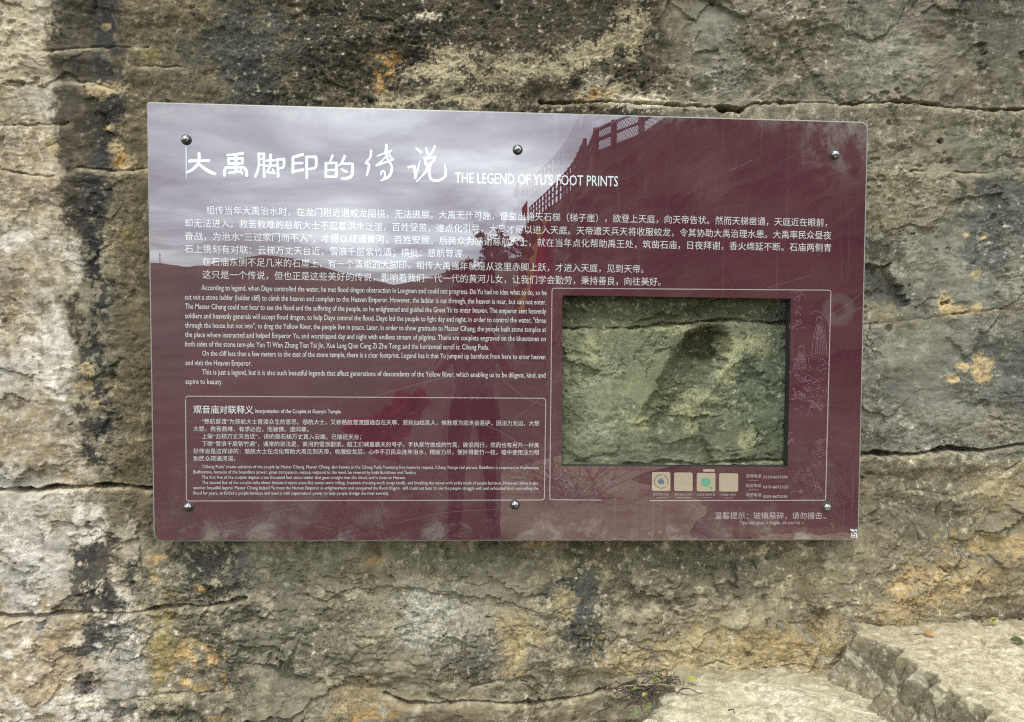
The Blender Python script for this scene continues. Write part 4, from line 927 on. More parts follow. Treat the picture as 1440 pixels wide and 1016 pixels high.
# ------------------------------------------------------------------ small things on the steps
MAT_STEM = plain('dry_purple_stem', (0.085, 0.062, 0.048), 0.8, 0, 0.3, 60); MAT_LEAFG = plain('green_leaf', (0.16, 0.20, 0.05), 0.6, 0, 0.3, 40)
MAT_LEAFY = plain('yellow_green_leaf', (0.36, 0.36, 0.07), 0.6, 0, 0.25, 40); MAT_LEAFO = plain('orange_dead_leaf', (0.42, 0.24, 0.10), 0.7, 0, 0.3, 40); MAT_STRAW = plain('dry_straw', (0.55, 0.45, 0.25), 0.8, 0, 0.15, 60)
MAT_LEAFD = plain('dark_leaf', (0.07, 0.09, 0.03), 0.6, 0, 0.25, 40); MAT_TWIG = plain('brown_twig', (0.12, 0.07, 0.04), 0.85, 0, 0.3, 60)
def tube_bm(bm, pts, r0, r1, n=5):
    pts = [Vector(p) for p in pts]; rings = []
    for i, p in enumerate(pts):
        d = (pts[min(i + 1, len(pts) - 1)] - pts[max(i - 1, 0)]).normalized(); a = d.orthogonal().normalized(); b = d.cross(a); r = r0 + (r1 - r0) * i / max(1, len(pts) - 1)
        rings.append([bm.verts.new(p + (a * math.cos(6.2832 * k / n) + b * math.sin(6.2832 * k / n)) * r) for k in range(n)])
    for A_, B_ in zip(rings[:-1], rings[1:]):
        for k in range(n): bm.faces.new((A_[k], A_[(k + 1) % n], B_[(k + 1) % n], B_[k]))
    bm.faces.new(rings[0][::-1]); bm.faces.new(rings[-1])
def leaf_bm(bm, base, direc, size, wid, curlz, roll):
    d = Vector(direc).normalized(); s = d.cross(Vector((0, 0, 1)));
    s = s.normalized() if s.length > 1e-3 else Vector((1, 0, 0)); up = s.cross(d).normalized()
    s2 = s * math.cos(roll) + up * math.sin(roll); up2 = s2.cross(d).normalized(); rows = []
    for i, t_ in enumerate((0, .2, .45, .7, .88, 1)):
        w = wid * (0.12, .8, 1, .72, .34, .03)[i]; c = Vector(base) + d * size * t_ + up2 * curlz * size * math.sin(t_ * 2.6)
        rows.append([bm.verts.new(c - s2 * w + up2 * w * .3), bm.verts.new(c), bm.verts.new(c + s2 * w + up2 * w * .3)])
    for a, b in zip(rows[:-1], rows[1:]):
        bm.faces.new((a[0], a[1], b[1], b[0])); bm.faces.new((a[1], a[2], b[2], b[1]))
def weed(px, py, z, label, n, spread, leaves, seed, cat='plant'):
    rr = random.Random(seed); p = on_floor(px, py, z) if z is not None else on_plane(px, py, 0.02)
    p = p + np.array([0, 0, 0.012])
    root = empty('weed', p, label, cat); bm = bmesh.new()
    for k in range(n):
        a = rr.uniform(0, 6.28); L_ = spread * rr.uniform(0.25, 1) ** 1.5; q = Vector((rr.gauss(0, spread * .42), 0.02 * rr.uniform(-1, 1), rr.gauss(0, .012))); pts = [q]
        dirv = Vector((math.cos(a) * 1.1 - 0.2, math.sin(a) * 0.6 - 0.35, rr.uniform(-0.25, 0.5)))
        for j in range(4): dirv = (dirv + Vector((rr.uniform(-.5, .5), rr.uniform(-.5, .5), rr.uniform(-.55, .25)))).normalized(); pts.append(pts[-1] + dirv * L_ / 4)
        tube_bm(bm, pts, 0.0020, 0.0009, 4)
    bm_obj('stems', bm, MAT_STEM, root)
    for (dx, dz, mat, s_) in leaves:
        bm = bmesh.new(); leaf_bm(bm, (dx, -0.045, dz), (rr.uniform(-1, 1), rr.uniform(-.6, .1), rr.uniform(-.8, .6)), s_, s_ * .28, .15, rr.uniform(-1, 1)); bm_obj('leaf', bm, mat, root, True)
    return root
weed(905, 975, Z_A, 'dry tangled weed with green leaves hanging off the left edge of the lower step', 85, 0.12, [(-.05, .02, MAT_LEAFG, .026), (-.0, .01, MAT_LEAFY, .03), (.01, -.02, MAT_LEAFG, .026), (-.05, -.06, MAT_LEAFG, .03), (-.02, -.09, MAT_LEAFD, .03), (.02, -.05, MAT_LEAFG, .022)], 3)
weed(932, 959, Z_A, 'small dark dry weed on the back edge of the lower rock step below the cliff', 45, 0.065, [(-.03, .02, MAT_LEAFY, .022), (-.045, .015, MAT_LEAFG, .022), (.0, .02, MAT_LEAFG, .016)], 4)
weed(1379, 878, Z_B, 'bright yellow-green seedling sprouting where the upper step meets the cliff', 10, 0.03, [(-.006, .012, MAT_LEAFY, .026), (.008, .014, MAT_LEAFY, .024), (.0, .022, MAT_LEAFY, .022), (-.012, .02, MAT_LEAFY, .02)], 5)
def fallen(px, py, z, label, mat, size, ang, dz=0.012, wid=.36):
    p = on_floor(px, py, z + dz); bm = bmesh.new(); leaf_bm(bm, (-size / 2 * math.cos(ang), -size / 2 * math.sin(ang), 0), (math.cos(ang), math.sin(ang), 0.05), size, size * wid, .12, .3)
    o = bm_obj('fallen_leaf', bm, mat, None, True); o.location = p; tag(o, label, 'leaf'); return o
fallen(972, 957, Z_A, 'yellowish leaf lying on the lower step right of the dry weeds', MAT_LEAFY, .035, 2.6)
fallen(1430, 903, Z_B, 'dark green leaf lying on the upper step near the right border', MAT_LEAFD, .045, 2.9)
fallen(1306, 892, Z_B, 'orange dead leaf lying on the upper step close to the cliff', MAT_LEAFO, .04, 2.0)
fallen(1296, 1010, Z_A, 'green leaf lying on the lower step under the jagged edge', MAT_LEAFG, .05, 2.7)
def twig(px0, py0, px1, py1, z, label, mat, r, dz=.012, name='twig'):
    a = on_floor(px0, py0, z + dz); b = on_floor(px1, py1, z + dz); m_ = (a + b) / 2 + np.array([0, 0, .006]); bm = bmesh.new()
    tube_bm(bm, [Vector(a - m_), Vector((0.006, 0, 0.002)), Vector(b - m_)], r, r * .6, 5); o = bm_obj(name, bm, mat); o.location = m_; tag(o, label, 'twig'); return o
twig(1024, 999, 1033, 1004, Z_A, 'short dark brown twig lying on the bare middle of the lower step', MAT_TWIG, .0028)
twig(878, 965, 962, 966, Z_A, 'long pale straw lying level across the dry weeds', MAT_STRAW, .0011, .03, 'straw')
twig(1286, 893, 1302, 897, Z_B, 'small grey twig beside the orange dead leaf on the upper step', MAT_TWIG, .002)

# ------------------------------------------------------------------ the place behind the photographer (mirrored in the glass)
MAT_GROUND = rock_mat('dusty_ground')
def ground_sheet(name, xs_, ys_, zfun, base, alt, seed, label):
    GX, GY = np.meshgrid(np.array(xs_, np.float32), np.array(ys_, np.float32))
    GZ = zfun(GX, GY)
    a = fbm(GX * 0.5, GY * 0.5, 5, seed); b = fbm(GX * 4, GY * 4, 4, seed + 4)
    col = np.empty(GX.shape + (3,), np.float32); col[:] = A(*base)
    mk = sst(-0.05, 0.2, a + 0.4 * b)[..., None]; col = col * (1 - mk) + A(*alt) * mk
    o = grid_mesh(name, np.stack([GX, GY, GZ], -1), MAT_GROUND, colors=col * ALB, flip=False)
    return tag(o, label, name.replace('_', ' '), kind='structure')
lat = np.concatenate([-np.geomspace(4.3, 1500, 40)[::-1], np.linspace(-4, 4, 60), np.geomspace(4.3, 1500, 40)])
dep = np.concatenate([-np.geomspace(9.2, 2500, 50)[::-1], np.linspace(-9, 0.4, 90)])
def gz(x, y):
    z = 0.02 * fbm(x * 1.1, y * 1.1, 4, 201) * np.clip(9 / (np.abs(y) + 1), 0, 1)
    drop = sst(9.0, 22.0, -y) * sst(-3.0, -9.0, x - 0.25 * (-y - 9))              # the valley falls away on one side
    return z - 7.0 * drop - 0.02
ground_sheet('ground', lat, dep, gz, (70, 66, 50), (92, 84, 64), 205, 'dusty stony ground in front of the cliff')
# trodden path of pale dust
px_ = np.linspace(-0.4, 5.0, 90); py_ = np.linspace(-9.0, 0.2, 130)
PXX, PYY = np.meshgrid(px_.astype(np.float32), py_.astype(np.float32))
cx0 = 0.15 + 1.0 * sst(-4.5, -7.5, PYY) * 1.6
PXX = cx0 + (PXX + 0.4) / 5.4 * (1.6 + 0.2 * np.sin(PYY * 3)) + 0.06 * fbm(PYY * 2, PXX * 2, 3, 211)
col = np.empty(PXX.shape + (3,), np.float32); col[:] = A(160, 150, 128); mk = sst(0, 0.3, fbm(PXX * 3, PYY * 3, 4, 215))[..., None]; col = col * (1 - mk) + A(136, 126, 106) * mk
tag(grid_mesh('path', np.stack([PXX, PYY, gz(PXX, PYY) + 0.018], -1), MAT_GROUND, colors=col * ALB), 'pale dusty path along the foot of the cliff', 'path', kind='structure')

# far hills across the river
MAT_HILL = rock_mat('hill_scrub')
sky_px = [(-700, 395), (-300, 350), (0, 372), (120, 380), (206, 369), (232, 371), (262, 376), (300, 371), (345, 362), (372, 359), (410, 363), (440, 372), (480, 384), (520, 391), (552, 401), (590, 394), (620, 384), (690, 372), (800, 340), (1000, 300), (1300, 320), (1700, 380), (2200, 420)]
hx = np.arange(-700, 2200, 6.0); hy = np.interp(hx, [a for a, _ in sky_px], [b for _, b in sky_px]) - 2.2 * fbm((hx / 22).astype(np.float32), np.zeros_like(hx, np.float32), 4, 221)
rows = []
S0, S1 = 420.0, 760.0
for j, t_ in enumerate(np.linspace(0, 1, 26)):
    r_ = []
    for k, (a, b) in enumerate(zip(hx, hy)):
        top = mirror(a, b, S1); s_ = S0 + (S1 - S0) * t_
        x = top[0] * s_ / S1; zt = top[2]
        r_.append((x, -(s_ - DIST), -7.2 + (zt + 7.2) * (t_ ** 1.25)))
    rows.append(r_)
HV = np.array(rows, np.float32)
tt = np.linspace(0, 1, 26)[:, None]
HV[..., 2] += 14 * fbm(HV[..., 0] / 60, HV[..., 1] / 60, 4, 225) * (tt * (1 - tt) * 2.2)
back = HV[-1].copy(); back[:, 1] -= 400; back[:, 2] = -10
HV = np.concatenate([HV, back[None]], 0)
hc = np.empty(HV.shape, np.float32); hc[:] = A(84, 86, 74); mk = sst(-0.1, 0.3, fbm(HV[..., 0] / 40, HV[..., 2] / 20, 4, 229))[..., None]; hc = hc * (1 - mk) + A(112, 104, 84) * mk
tag(grid_mesh('hills', HV, MAT_HILL, colors=hc * ALB), 'scrub covered hills on the far side of the valley', 'hill', kind='structure')
# mast on the far ridge
mb = mirror(225, 371, 750); bm = bmesh.new(); tube_bm(bm, [(0, 0, -2), (0, 0, 11)], .5, .25, 6); tube_bm(bm, [(-1.2, 0, 8), (1.2, 0, 8)], .2, .2, 5)
mo = bm_obj('radio_mast', bm, plain('mast_grey', (0.12, 0.12, 0.12), .7)); mo.location = mb; tag(mo, 'thin mast standing alone on the far left ridge', 'mast')

# opposite cliff with the stairway along its brow
top_px = [(1700, -160, 12.5), (1400, -60, 13.5), (1221, 20, 15), (1000, 120, 17), (902, 188, 17.8), (863, 203, 18.6), (838, 213, 19.2), (822, 246, 23), (808, 264, 30), (790, 279, 38), (765, 297, 48), (745, 311, 58), (737, 322, 60), (735, 352, 61), (733, 420, 62), (730, 466, 63)]
TP = np.array([mirror(*q) for q in top_px]); tq = np.concatenate([[0], np.cumsum(np.linalg.norm(np.diff(TP[:, :2], axis=0), axis=1))])
nn = 170; ts = np.linspace(0, tq[-1], nn)
brow = np.stack([np.interp(ts, tq, TP[:, k]) for k in range(3)], -1)
nv = 46; CV = np.zeros((nv, nn, 3), np.float32)
tang = np.gradient(brow[:, :2], axis=0); tang /= np.linalg.norm(tang, axis=1)[:, None] + 1e-9; outn = np.stack([tang[:, 1], -tang[:, 0]], -1)
mid = CAM[:2]; sgn = np.sign(np.sum((mid - brow[:, :2]) * outn, axis=1)); outn *= np.median(sgn)
for j in range(nv):
    t_ = j / (nv - 1); z = brow[:, 2] * (1 - t_) - 0.6 * t_
    q = np.stack([brow[:, 0], brow[:, 1]], -1)
    n_ = fbm((ts / 3).astype(np.float32), (z / 2.2).astype(np.float32), 5, 241) * 1.1 * min(1, t_ * 6) + 0.25 * np.floor(2.5 * fbm((ts / 6).astype(np.float32), (z / 1.0).astype(np.float32), 3, 245)) * min(1, t_ * 6)
    CV[j, :, :2] = q + outn * (n_ + 0.9 * t_)[:, None]; CV[j, :, 2] = z
behind = []
for k, off in enumerate((0.25, 1.2, 3.0, 4.5)):
    r_ = np.concatenate([brow[:, :2] - outn * off, (brow[:, 2] - (0, 0.0, 1.2, 9)[k])[:, None]], 1); behind.append(r_)
CV = np.concatenate([np.array(behind[::-1], np.float32), CV], 0)
cc = np.empty(CV.shape, np.float32); cc[:] = A(92, 84, 66); f_ = fbm(CV[..., 0] / 1.6 + CV[..., 1] / 1.6, CV[..., 2] / 1.6, 5, 251)
mk = sst(0, 0.3, f_)[..., None]; cc = cc * (1 - mk) + A(118, 106, 84) * mk; mk = sst(0.05, 0.3, -f_)[..., None]; cc = cc * (1 - mk) + A(66, 66, 48) * mk
tag(grid_mesh('opposite_cliff', CV, MAT_GROUND, colors=cc * ALB, smooth=False), 'dark rock spur opposite the sign carrying a stairway', 'cliff', kind='structure')

MAT_RAIL = plain('railing_paint', (0.09, 0.05, 0.045), 0.6, 0, 0.3, 20); MAT_WIRE = plain('wire_mesh', (0.20, 0.19, 0.18), 0.6, 0.3, 0.2, 60)
def at_path(q):
    return Vector((float(np.interp(q, tq, TP[:, 0])), float(np.interp(q, tq, TP[:, 1])), float(np.interp(q, tq, TP[:, 2]))))
def railing(qs, h, label, r_post, r_rail, nrail, wire=False):
    root = empty('railing', at_path(qs[0]), label, 'railing'); o0 = Vector(root.location)
    P_ = [at_path(q) - o0 for q in qs]
    for p in P_:
        bm = bmesh.new(); tube_bm(bm, [p + Vector((0, 0, -.1)), p + Vector((0, 0, h + .05))], r_post, r_post, 6); bm_obj('post', bm, MAT_RAIL, root)
    for k in range(nrail):
        z = h * (1 - k / nrail); bm = bmesh.new(); tube_bm(bm, [p + Vector((0, 0, z)) for p in P_], r_rail, r_rail, 6); bm_obj('rail', bm, MAT_RAIL, root)
    if wire:
        bm = bmesh.new()
        for a, b in zip(P_[:-1], P_[1:]):
            L_ = (b - a).length; nn_ = int(L_ / .11)
            for i in range(-int(h / .11), nn_):
                for sg in (1, -1):
                    t0, t1 = i * .11 / L_, (i * .11 + h) / L_; z0, z1 = (0, h) if sg > 0 else (h, 0)
                    c0, c1 = max(t0, 0), min(t1, 1)
                    if c1 <= c0: continue
                    f0 = (c0 - t0) / (t1 - t0); f1 = (c1 - t0) / (t1 - t0)
                    tube_bm(bm, [a.lerp(b, c0) + Vector((0, 0, z0 + (z1 - z0) * f0)), a.lerp(b, c1) + Vector((0, 0, z0 + (z1 - z0) * f1))], .007, .007, 3)
        bm_obj('wire_mesh', bm, MAT_WIRE, root)
i_ = lambda k: float(tq[k])
railing([i_(3), (i_(3) + i_(4)) / 2, i_(4), i_(5), i_(6), i_(7) * .6 + i_(6) * .4], 0.54, 'broad dark railing with wire mesh on the near brow of the opposite cliff', .085, .05, 2, True)
railing(list(np.linspace(i_(7), i_(11), 18)), 1.05, 'long stepped railing with three rails along the far stairway', .07, .045, 3)

# trees at the end of the spur
MAT_CROWN = plain('tree_leaves', (0.055, 0.065, 0.028), 0.7, 0, 0.5, 3); MAT_BARK = plain('tree_bark', (0.07, 0.055, 0.04), 0.9, 0, 0.3, 10)
def tree(px, py_top, s, hw, label, seed):
    rr = random.Random(seed); b = mirror(px, 466, s); zt = mirror(px, py_top, s)[2]; w = hw * s / FPX; zb_ = -0.2
    root = empty('broadleaf_tree', (b[0], b[1], zb_), label, 'tree'); H_ = zt - zb_
    bm = bmesh.new(); tube_bm(bm, [(0, 0, 0), (.05, .1, H_ * .4), (0, 0, H_ * .92)], .16, .03, 7)
    limbs = []
    for k in range(13):
        z = H_ * rr.uniform(.35, .85); a = rr.uniform(0, 6.28); L_ = w * rr.uniform(.5, 1.0) * (1.15 - z / H_ * .7); e_ = Vector((math.cos(a) * L_, math.sin(a) * L_, z + L_ * .5)); limbs.append(e_)
        tube_bm(bm, [(0, 0, z), tuple(e_ * .5 + Vector((0, 0, z * .5))), tuple(e_)], .05, .012, 5)
    bm_obj('trunk', bm, MAT_BARK, root)
    cl = [l + Vector((rr.gauss(0, .2), rr.gauss(0, .2), rr.gauss(0, .2))) * w for l in limbs for _ in range(3)] + [Vector((rr.gauss(0, .3) * w, rr.gauss(0, .3) * w, H_ * rr.uniform(.7, .99))) for _ in range(12)]
    vs, fs = [], []
    for c_ in cl:
        R_ = w * rr.uniform(.16, .36)
        for _ in range(110):
            p = c_ + Vector((rr.gauss(0, .5), rr.gauss(0, .5), rr.gauss(0, .42))) * R_; d = Vector((rr.gauss(0, 1), rr.gauss(0, 1), rr.gauss(0, 1))).normalized(); e_ = d.orthogonal().normalized(); l_ = .11 * rr.uniform(.6, 1.3); o = len(vs)
            vs += [p - d * l_, p + e_ * l_ * .45, p + d * l_, p - e_ * l_ * .45]; fs.append((o, o + 1, o + 2, o + 3))
    mesh_obj('crown', vs, fs, MAT_CROWN, root)
tree(694, 326, 42, 30, 'bushy tree behind the photographer, left of the red flag', 11)
tree(740, 312, 46, 22, 'tall narrow tree at the end of the rock spur', 12)
tree(655, 366, 50, 24, 'low round tree at the lower left of the group', 13)

# pennants
def cloth_mat(name, rgb):
    m, nt, p = new_mat(name); t = nt.nodes.new('ShaderNodeTexCoord'); n = nt.nodes.new('ShaderNodeTexNoise'); n.inputs['Scale'].default_value = 9
    nt.links.new(t.outputs['Object'], n.inputs['Vector']); r = nt.nodes.new('ShaderNodeMix'); r.data_type = 'RGBA'; r.inputs[6].default_value = (*[c * .75 for c in rgb], 1); r.inputs[7].default_value = (*rgb, 1)
    nt.links.new(n.outputs['Fac'], r.inputs[0]); nt.links.new(r.outputs[2], p.inputs['Base Color']); p.inputs['Roughness'].default_value = .9
    tr = nt.nodes.new('ShaderNodeBsdfTranslucent'); nt.links.new(r.outputs[2], tr.inputs['Color']); mx_ = nt.nodes.new('ShaderNodeMixShader'); mx_.inputs[0].default_value = .6
    o = [q for q in nt.nodes if q.type == 'OUTPUT_MATERIAL'][0]; nt.links.new(p.outputs[0], mx_.inputs[1]); nt.links.new(tr.outputs[0], mx_.inputs[2]); nt.links.new(mx_.outputs[0], o.inputs[0]); return m
MAT_RED = cloth_mat('red_flag_cloth', (0.50, 0.04, 0.06)); MAT_YEL = cloth_mat('yellow_flag_border', (0.85, 0.58, 0.10)); MAT_POLE = plain('bamboo_pole', (0.22, 0.17, 0.09), 0.6, 0, 0.2, 12)
def cloth(name, poly_fn, n, m, mat, parent, th=0.004):
    """poly_fn(s, t) -> local point; a two-sided sheet with thickness"""
    G = [[Vector(poly_fn(i / n, j / m)) for j in range(m + 1)] for i in range(n + 1)]; vs, fs = [], []
    for r_ in G:
        vs += list(r_)
    for i in range(n):
        for j in range(m):
            a = i * (m + 1) + j; fs.append((a, a + 1, a + m + 2, a + m + 1))
    return mesh_obj(name, vs, fs, mat, parent, True)
SF = 7.5
pt, pb = mirror(771, 306, SF), mirror(778, 545, SF)
root = empty('pennant', (pb[0], pb[1], 0.0), 'long red pennant with jagged yellow border hanging from a pole', 'flag'); O_ = Vector(root.location)
bm = bmesh.new(); tube_bm(bm, [(0.0, -.03, -.05), tuple(Vector(pt) - O_ + Vector((0, -.03, .12)))], .02, .014, 7); bm_obj('pole', bm, MAT_POLE, root)
def lp(px, py): return Vector(mirror(px, py, SF)) - O_
inn = [(771, 308), (757, 345), (750, 378), (745, 404), (738, 418)]; outr = [(774, 316), (777, 350), (778, 382), (766, 398), (742, 424)]
def tab(T_, t_):
    k = min(int(t_ * (len(T_) - 1)), len(T_) - 2); f_ = t_ * (len(T_) - 1) - k; return np.array(T_[k]) * (1 - f_) + np.array(T_[k + 1]) * f_
def red(s_, t_):
    q = tab(inn, s_) * (1 - t_) + tab(outr, s_) * t_; p = lp(*q); return (p[0], p[1] + .05 * math.sin(t_ * 7 + s_ * 4), p[2])
def yel(s_, t_):
    a = tab(inn + [(737, 428), (736, 440)], s_); zig = (abs((s_ * 11) % 1 - .5) * 2) * 7 + 3; q = a - np.array([zig * t_, 0]) + np.array([1.0 * (1 - t_), 0]); p = lp(*q); return (p[0], p[1] + .05 * math.sin(s_ * 4) + .006, p[2])
cloth('flag_cloth', red, 26, 10, MAT_RED, root); cloth('flag_border', yel, 66, 3, MAT_YEL, root)
S2 = 40
p0, p1 = mirror(741, 318, S2), mirror(741, 283, S2)
root = empty('flag', p0, 'small plain red flag on a short pole near the treetops', 'flag'); q0 = Vector(p1) - Vector(p0)
bm = bmesh.new(); tube_bm(bm, [(0, 0, -1.2), tuple(q0)], .035, .03, 6); bm_obj('pole', bm, MAT_POLE, root)
cloth('flag_cloth', lambda s_, t_: (-(s_ * .26 + .02), .05 * math.sin(s_ * 5), q0.z * 1.0 - .02 - t_ * .85 * (1 - .5 * s_) - .35 * s_), 6, 6, MAT_RED, root)

# brushwood with red cloth caught in it, and dead branches on the slope
def brush(px, py, s, n, L0, label, seed, mat):
    rr = random.Random(seed); p = mirror(px, py, s); root = empty('dead_brush', (p[0], p[1], 0), label, 'brushwood'); bm = bmesh.new()
    for k in range(n):
        a = rr.uniform(0, 6.28); d = Vector((math.cos(a), math.sin(a) * .6, rr.uniform(.15, .9))).normalized(); pts = [Vector((rr.gauss(0, .15), rr.gauss(0, .1), 0))]; L_ = L0 * rr.uniform(.4, 1)
        for j in range(5): d = (d + Vector((rr.gauss(0, .25), rr.gauss(0, .25), rr.gauss(-.05, .2)))).normalized(); pts.append(pts[-1] + d * L_ / 5)
        tube_bm(bm, pts, .006, .002, 4)
        for _ in range(3):
            b = pts[rr.randint(1, 4)]; e_ = b + Vector((rr.gauss(0, .16), rr.gauss(0, .16), rr.gauss(.08, .12))); tube_bm(bm, [b, e_], .003, .0015, 3)
    bm_obj('branches', bm, mat, root); return root
MAT_BR = plain('pale_dead_branch', (0.30, 0.26, 0.19), 0.9, 0, 0.3, 10)
brush(520, 640, 5.6, 46, 1.1, 'pile of pale dead branches with red cloth lying on it', 21, MAT_BR)
brush(810, 560, 6.4, 40, 1.2, 'spreading dead bush right of the photographer', 22, MAT_BR)
brush(1190, 520, 6.0, 36, 1.2, 'leafless thin bush at the far right near the spur', 23, MAT_BR)
S3 = 5.1
c0 = mirror(545, 625, S3)
def rag(s_, t_):
    wob = 14 * float(fbm(np.array([s_ * 5.0], np.float32), np.array([t_ * 4.0], np.float32), 3, 301)[0]); wid = 16 + 62 * s_ * (0.6 + 0.4 * math.sin(s_ * 9)); edge = 10 * math.sin(s_ * 21 + t_ * 3)
    q = np.array([600, 556]) * (1 - s_) + np.array([508, 628]) * s_ + np.array([(t_ - .5) * wid + wob, (t_ - .5) * (20 + 40 * s_) + edge * abs(t_ - .5) + wob * .7])
    dep_ = S3 + .14 * math.sin(t_ * 19 + s_ * 5) + .10 * math.sin(s_ * 17 + t_ * 6) + .25 * float(fbm(np.array([s_ * 7.0], np.float32), np.array([t_ * 6.0], np.float32), 4, 305)[0])
    return tuple(Vector(mirror(*q, dep_)) - Vector(c0))
rg = cloth('red_cloth', rag, 60, 50, MAT_RED, None); rg.location = c0; tag(rg, 'crumpled red cloth draped over the pile of dead branches', 'cloth')

# ------------------------------------------------------------------ the photographer
PS = 2 * DIST + 0.30
body_y = -(PS - DIST)                                        # stands just behind the camera
J = {}
def jv(name, x, y, z, r): J[name] = (x, y, z, r)
jv('pelvis', 0, 0, .93, (.165, .12)); jv('waist', 0, 0, 1.06, (.155, .115)); jv('chest', 0, .01, 1.26, (.175, .125)); jv('neckb', 0, .0, 1.44, (.075, .075)); jv('neck', 0, .02, 1.50, (.056, .06)); jv('head', 0, .04, 1.60, (.078, .095)); jv('crown', 0, .03, 1.68, (.07, .085))
for s_, n in ((-1, 'l'), (1, 'r')):
    jv('hip' + n, s_ * .10, 0, .86, (.10, .10)); jv('knee' + n, s_ * .125, .02, .48, (.07, .07)); jv('ankle' + n, s_ * .14, -.02, .10, (.05, .055)); jv('heel' + n, s_ * .14, -.03, .05, (.045, .05)); jv('toe' + n, s_ * .155, .17, .035, (.045, .035))
    jv('sh' + n, s_ * .19, 0, 1.39, (.07, .07)); jv('elbow' + n, s_ * .27, .05, 1.14, (.048, .048)); jv('wrist' + n, s_ * .10, .24, 1.36, (.03, .033)); jv('palm' + n, s_ * .085, .275, 1.41, (.02, .036))
E_ = [('pelvis', 'waist'), ('waist', 'chest'), ('chest', 'neckb'), ('neckb', 'neck'), ('neck', 'head'), ('head', 'crown')]
for n in 'lr':
    E_ += [('pelvis', 'hip' + n), ('hip' + n, 'knee' + n), ('knee' + n, 'ankle' + n), ('ankle' + n, 'heel' + n), ('heel' + n, 'toe' + n), ('chest', 'sh' + n), ('sh' + n, 'elbow' + n), ('elbow' + n, 'wrist' + n), ('wrist' + n, 'palm' + n)]
def skin_obj(name, J_, E2, root_name, levels=2):
    names = list(J_); me = bpy.data.meshes.new(name); me.from_pydata([J_[k][:3] for k in names], [(names.index(a), names.index(b)) for a, b in E2], [])
    ob = bpy.data.objects.new(name, me); COL.objects.link(ob); ob.modifiers.new('skin', 'SKIN'); sk = me.skin_vertices
    if not len(sk): me.attributes; 
    if not me.skin_vertices:
        bm = bmesh.new(); bm.from_mesh(me); bm.verts.layers.skin.verify(); bm.to_mesh(me); bm.free()
    for i, k in enumerate(names):
        r = J_[k][3]; me.skin_vertices[0].data[i].radius = r if isinstance(r, tuple) else (r, r); me.skin_vertices[0].data[i].use_root = (k == root_name)
    ss = ob.modifiers.new('sub', 'SUBSURF'); ss.levels = levels; ss.render_levels = levels
    m2 = bpy.data.meshes.new_from_object(ob.evaluated_get(DG())); m2.name = name
    bpy.data.objects.remove(ob); return m2
# fingers and thumb on each hand, closing round the phone
for s_, n in ((-1, 'l'), (1, 'r')):
    for k, (dz, ln) in enumerate(((.03, .9), (.012, 1.0), (-.006, .95), (-.024, .75))):
        jv(f'f{k}a{n}', s_ * .088, .285, 1.425 + dz, .0095); jv(f'f{k}b{n}', s_ * (.088 - .018), .305 - .02, 1.428 + dz, .0085); jv(f'f{k}c{n}', s_ * (.088 - .045 * ln), .272, 1.43 + dz, .0075)
        E_ += [('palm' + n, f'f{k}a{n}'), (f'f{k}a{n}', f'f{k}b{n}'), (f'f{k}b{n}', f'f{k}c{n}')]
    jv('ta' + n, s_ * .085, .262, 1.385, .011); jv('tb' + n, s_ * .062, .258, 1.395, .009)
    E_ += [('wrist' + n, 'ta' + n), ('ta' + n, 'tb' + n)]
pm = skin_obj('person', J, E_, 'pelvis')
MAT_SKIN = plain('skin', (0.42, 0.24, 0.17), 0.55, 0, 0.08, 20); MAT_SHIRT = plain('grey_shirt', (0.42, 0.42, 0.46), 0.9, 0, 0.15, 12, .004); MAT_TROU = plain('dark_trousers', (0.018, 0.018, 0.022), 0.9, 0, 0.2, 12); MAT_HAIR = plain('black_hair', (0.012, 0.010, 0.009), 0.5, 0, 0.3, 60); MAT_SHOE = plain('dark_shoe', (0.03, 0.03, 0.03), 0.6, 0, 0.2, 30)
for m_ in (MAT_SKIN, MAT_SHIRT, MAT_TROU, MAT_SHOE): pm.materials.append(m_)
for p in pm.polygons:
    c_ = p.center; z = c_.z; arm = abs(c_.x) > .2 or c_.y > .17
    p.use_smooth = True
    p.material_index = 3 if z < .10 else 2 if z < .98 and not (arm and z > 1.0) else 0 if z > 1.45 or (c_.y > .10 and abs(c_.x) > .02 and c_.y > .15) or (abs(c_.x) > .2 and z < 1.2) else 1
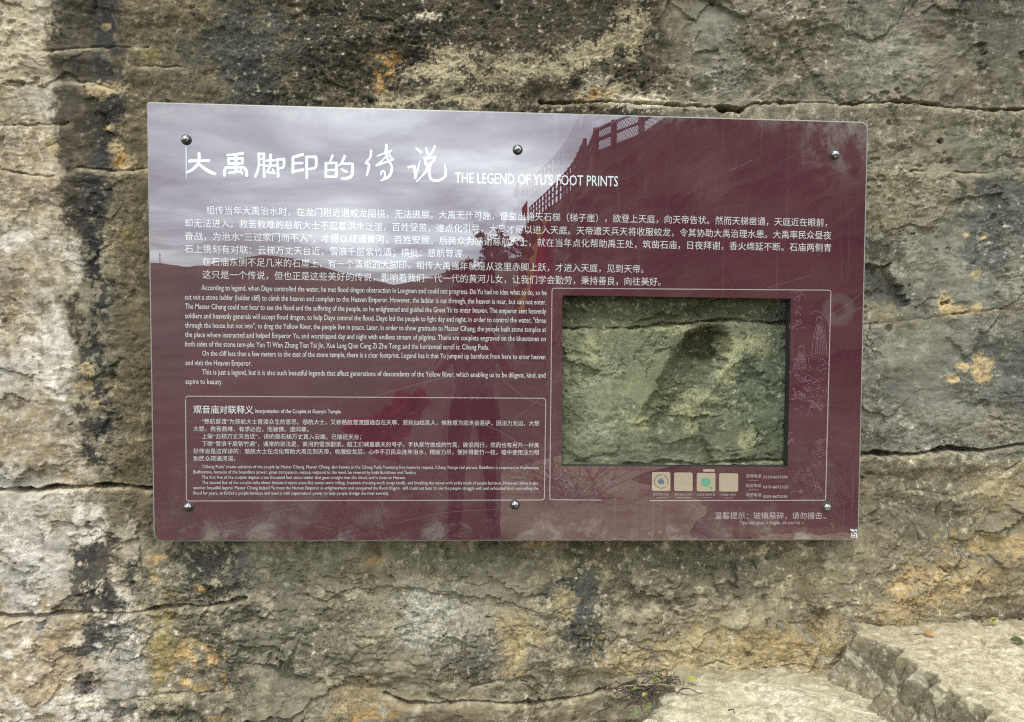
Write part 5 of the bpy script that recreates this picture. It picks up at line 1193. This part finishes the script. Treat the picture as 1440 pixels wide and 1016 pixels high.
# a face: nose, brow, lips, ears shaped out of a finer head
person = bpy.data.objects.new('person', pm); COL.objects.link(person); person.location = (0.0, body_y, 0.0)
tag(person, 'person in a grey short sleeved shirt and dark trousers photographing the sign', 'person')
def ellipsoid(name, c_, r, mat, parent, fn=None, n=16):
    bm = bmesh.new(); bmesh.ops.create_uvsphere(bm, u_segments=n * 2, v_segments=n, radius=1)
    for v in bm.verts:
        q = Vector((v.co.x * r[0], v.co.y * r[1], v.co.z * r[2]))
        if fn: q = fn(q)
        v.co = q + Vector(c_)
    return bm_obj(name, bm, mat, parent, True)
ellipsoid('hair', (0, .008, 1.645), (.088, .098, .095), MAT_HAIR, person, lambda q: Vector((q.x, min(q.y, .05 - max(0, -q.z) * .6) if q.z < .045 else q.y, q.z)))
for s_ in (-1, 1):
    ellipsoid('ear', (s_ * .083, .025, 1.59), (.012, .02, .032), MAT_SKIN, person, None, 8)
    ellipsoid('eye', (s_ * .032, .128, 1.612), (.014, .008, .008), plain('eye_dark', (.03, .02, .02), .3), person, None, 8)
ellipsoid('nose', (0, .135, 1.585), (.014, .02, .024), MAT_SKIN, person, None, 8)
ellipsoid('mouth', (0, .125, 1.545), (.024, .008, .007), plain('lips', (.34, .13, .11), .5), person, None, 8)
# the phone he holds, with its case and lenses
bm = bmesh.new(); bmesh.ops.create_cube(bm, size=1.0)
for v in bm.verts: v.co = Vector((v.co.x * .150, v.co.y * .008, v.co.z * .073))
bmesh.ops.bevel(bm, geom=[e for e in bm.edges], offset=.0035, segments=2, affect='EDGES', profile=.5)
ph = bm_obj('smartphone', bm, plain('phone_case', (0.10, 0.012, 0.016), 0.45)); ph.location = (0.055, -DIST - .0175, CAMZ - .022); tag(ph, 'smartphone in a dark red case held sideways by the photographer', 'phone')
bm = lathe([(.0075, 0), (.0075, .0016), (.005, .0016), (.0049, .0008), (0, .0008)], 16); lo = bm_obj('lens', bm, plain('lens_glass', (.01, .01, .012), .1), ph); lo.location = (-.055, .0041, .022)
l2 = lo.copy(); COL.objects.link(l2); l2.parent = ph; l2.location = (-.055, .0041, .002)
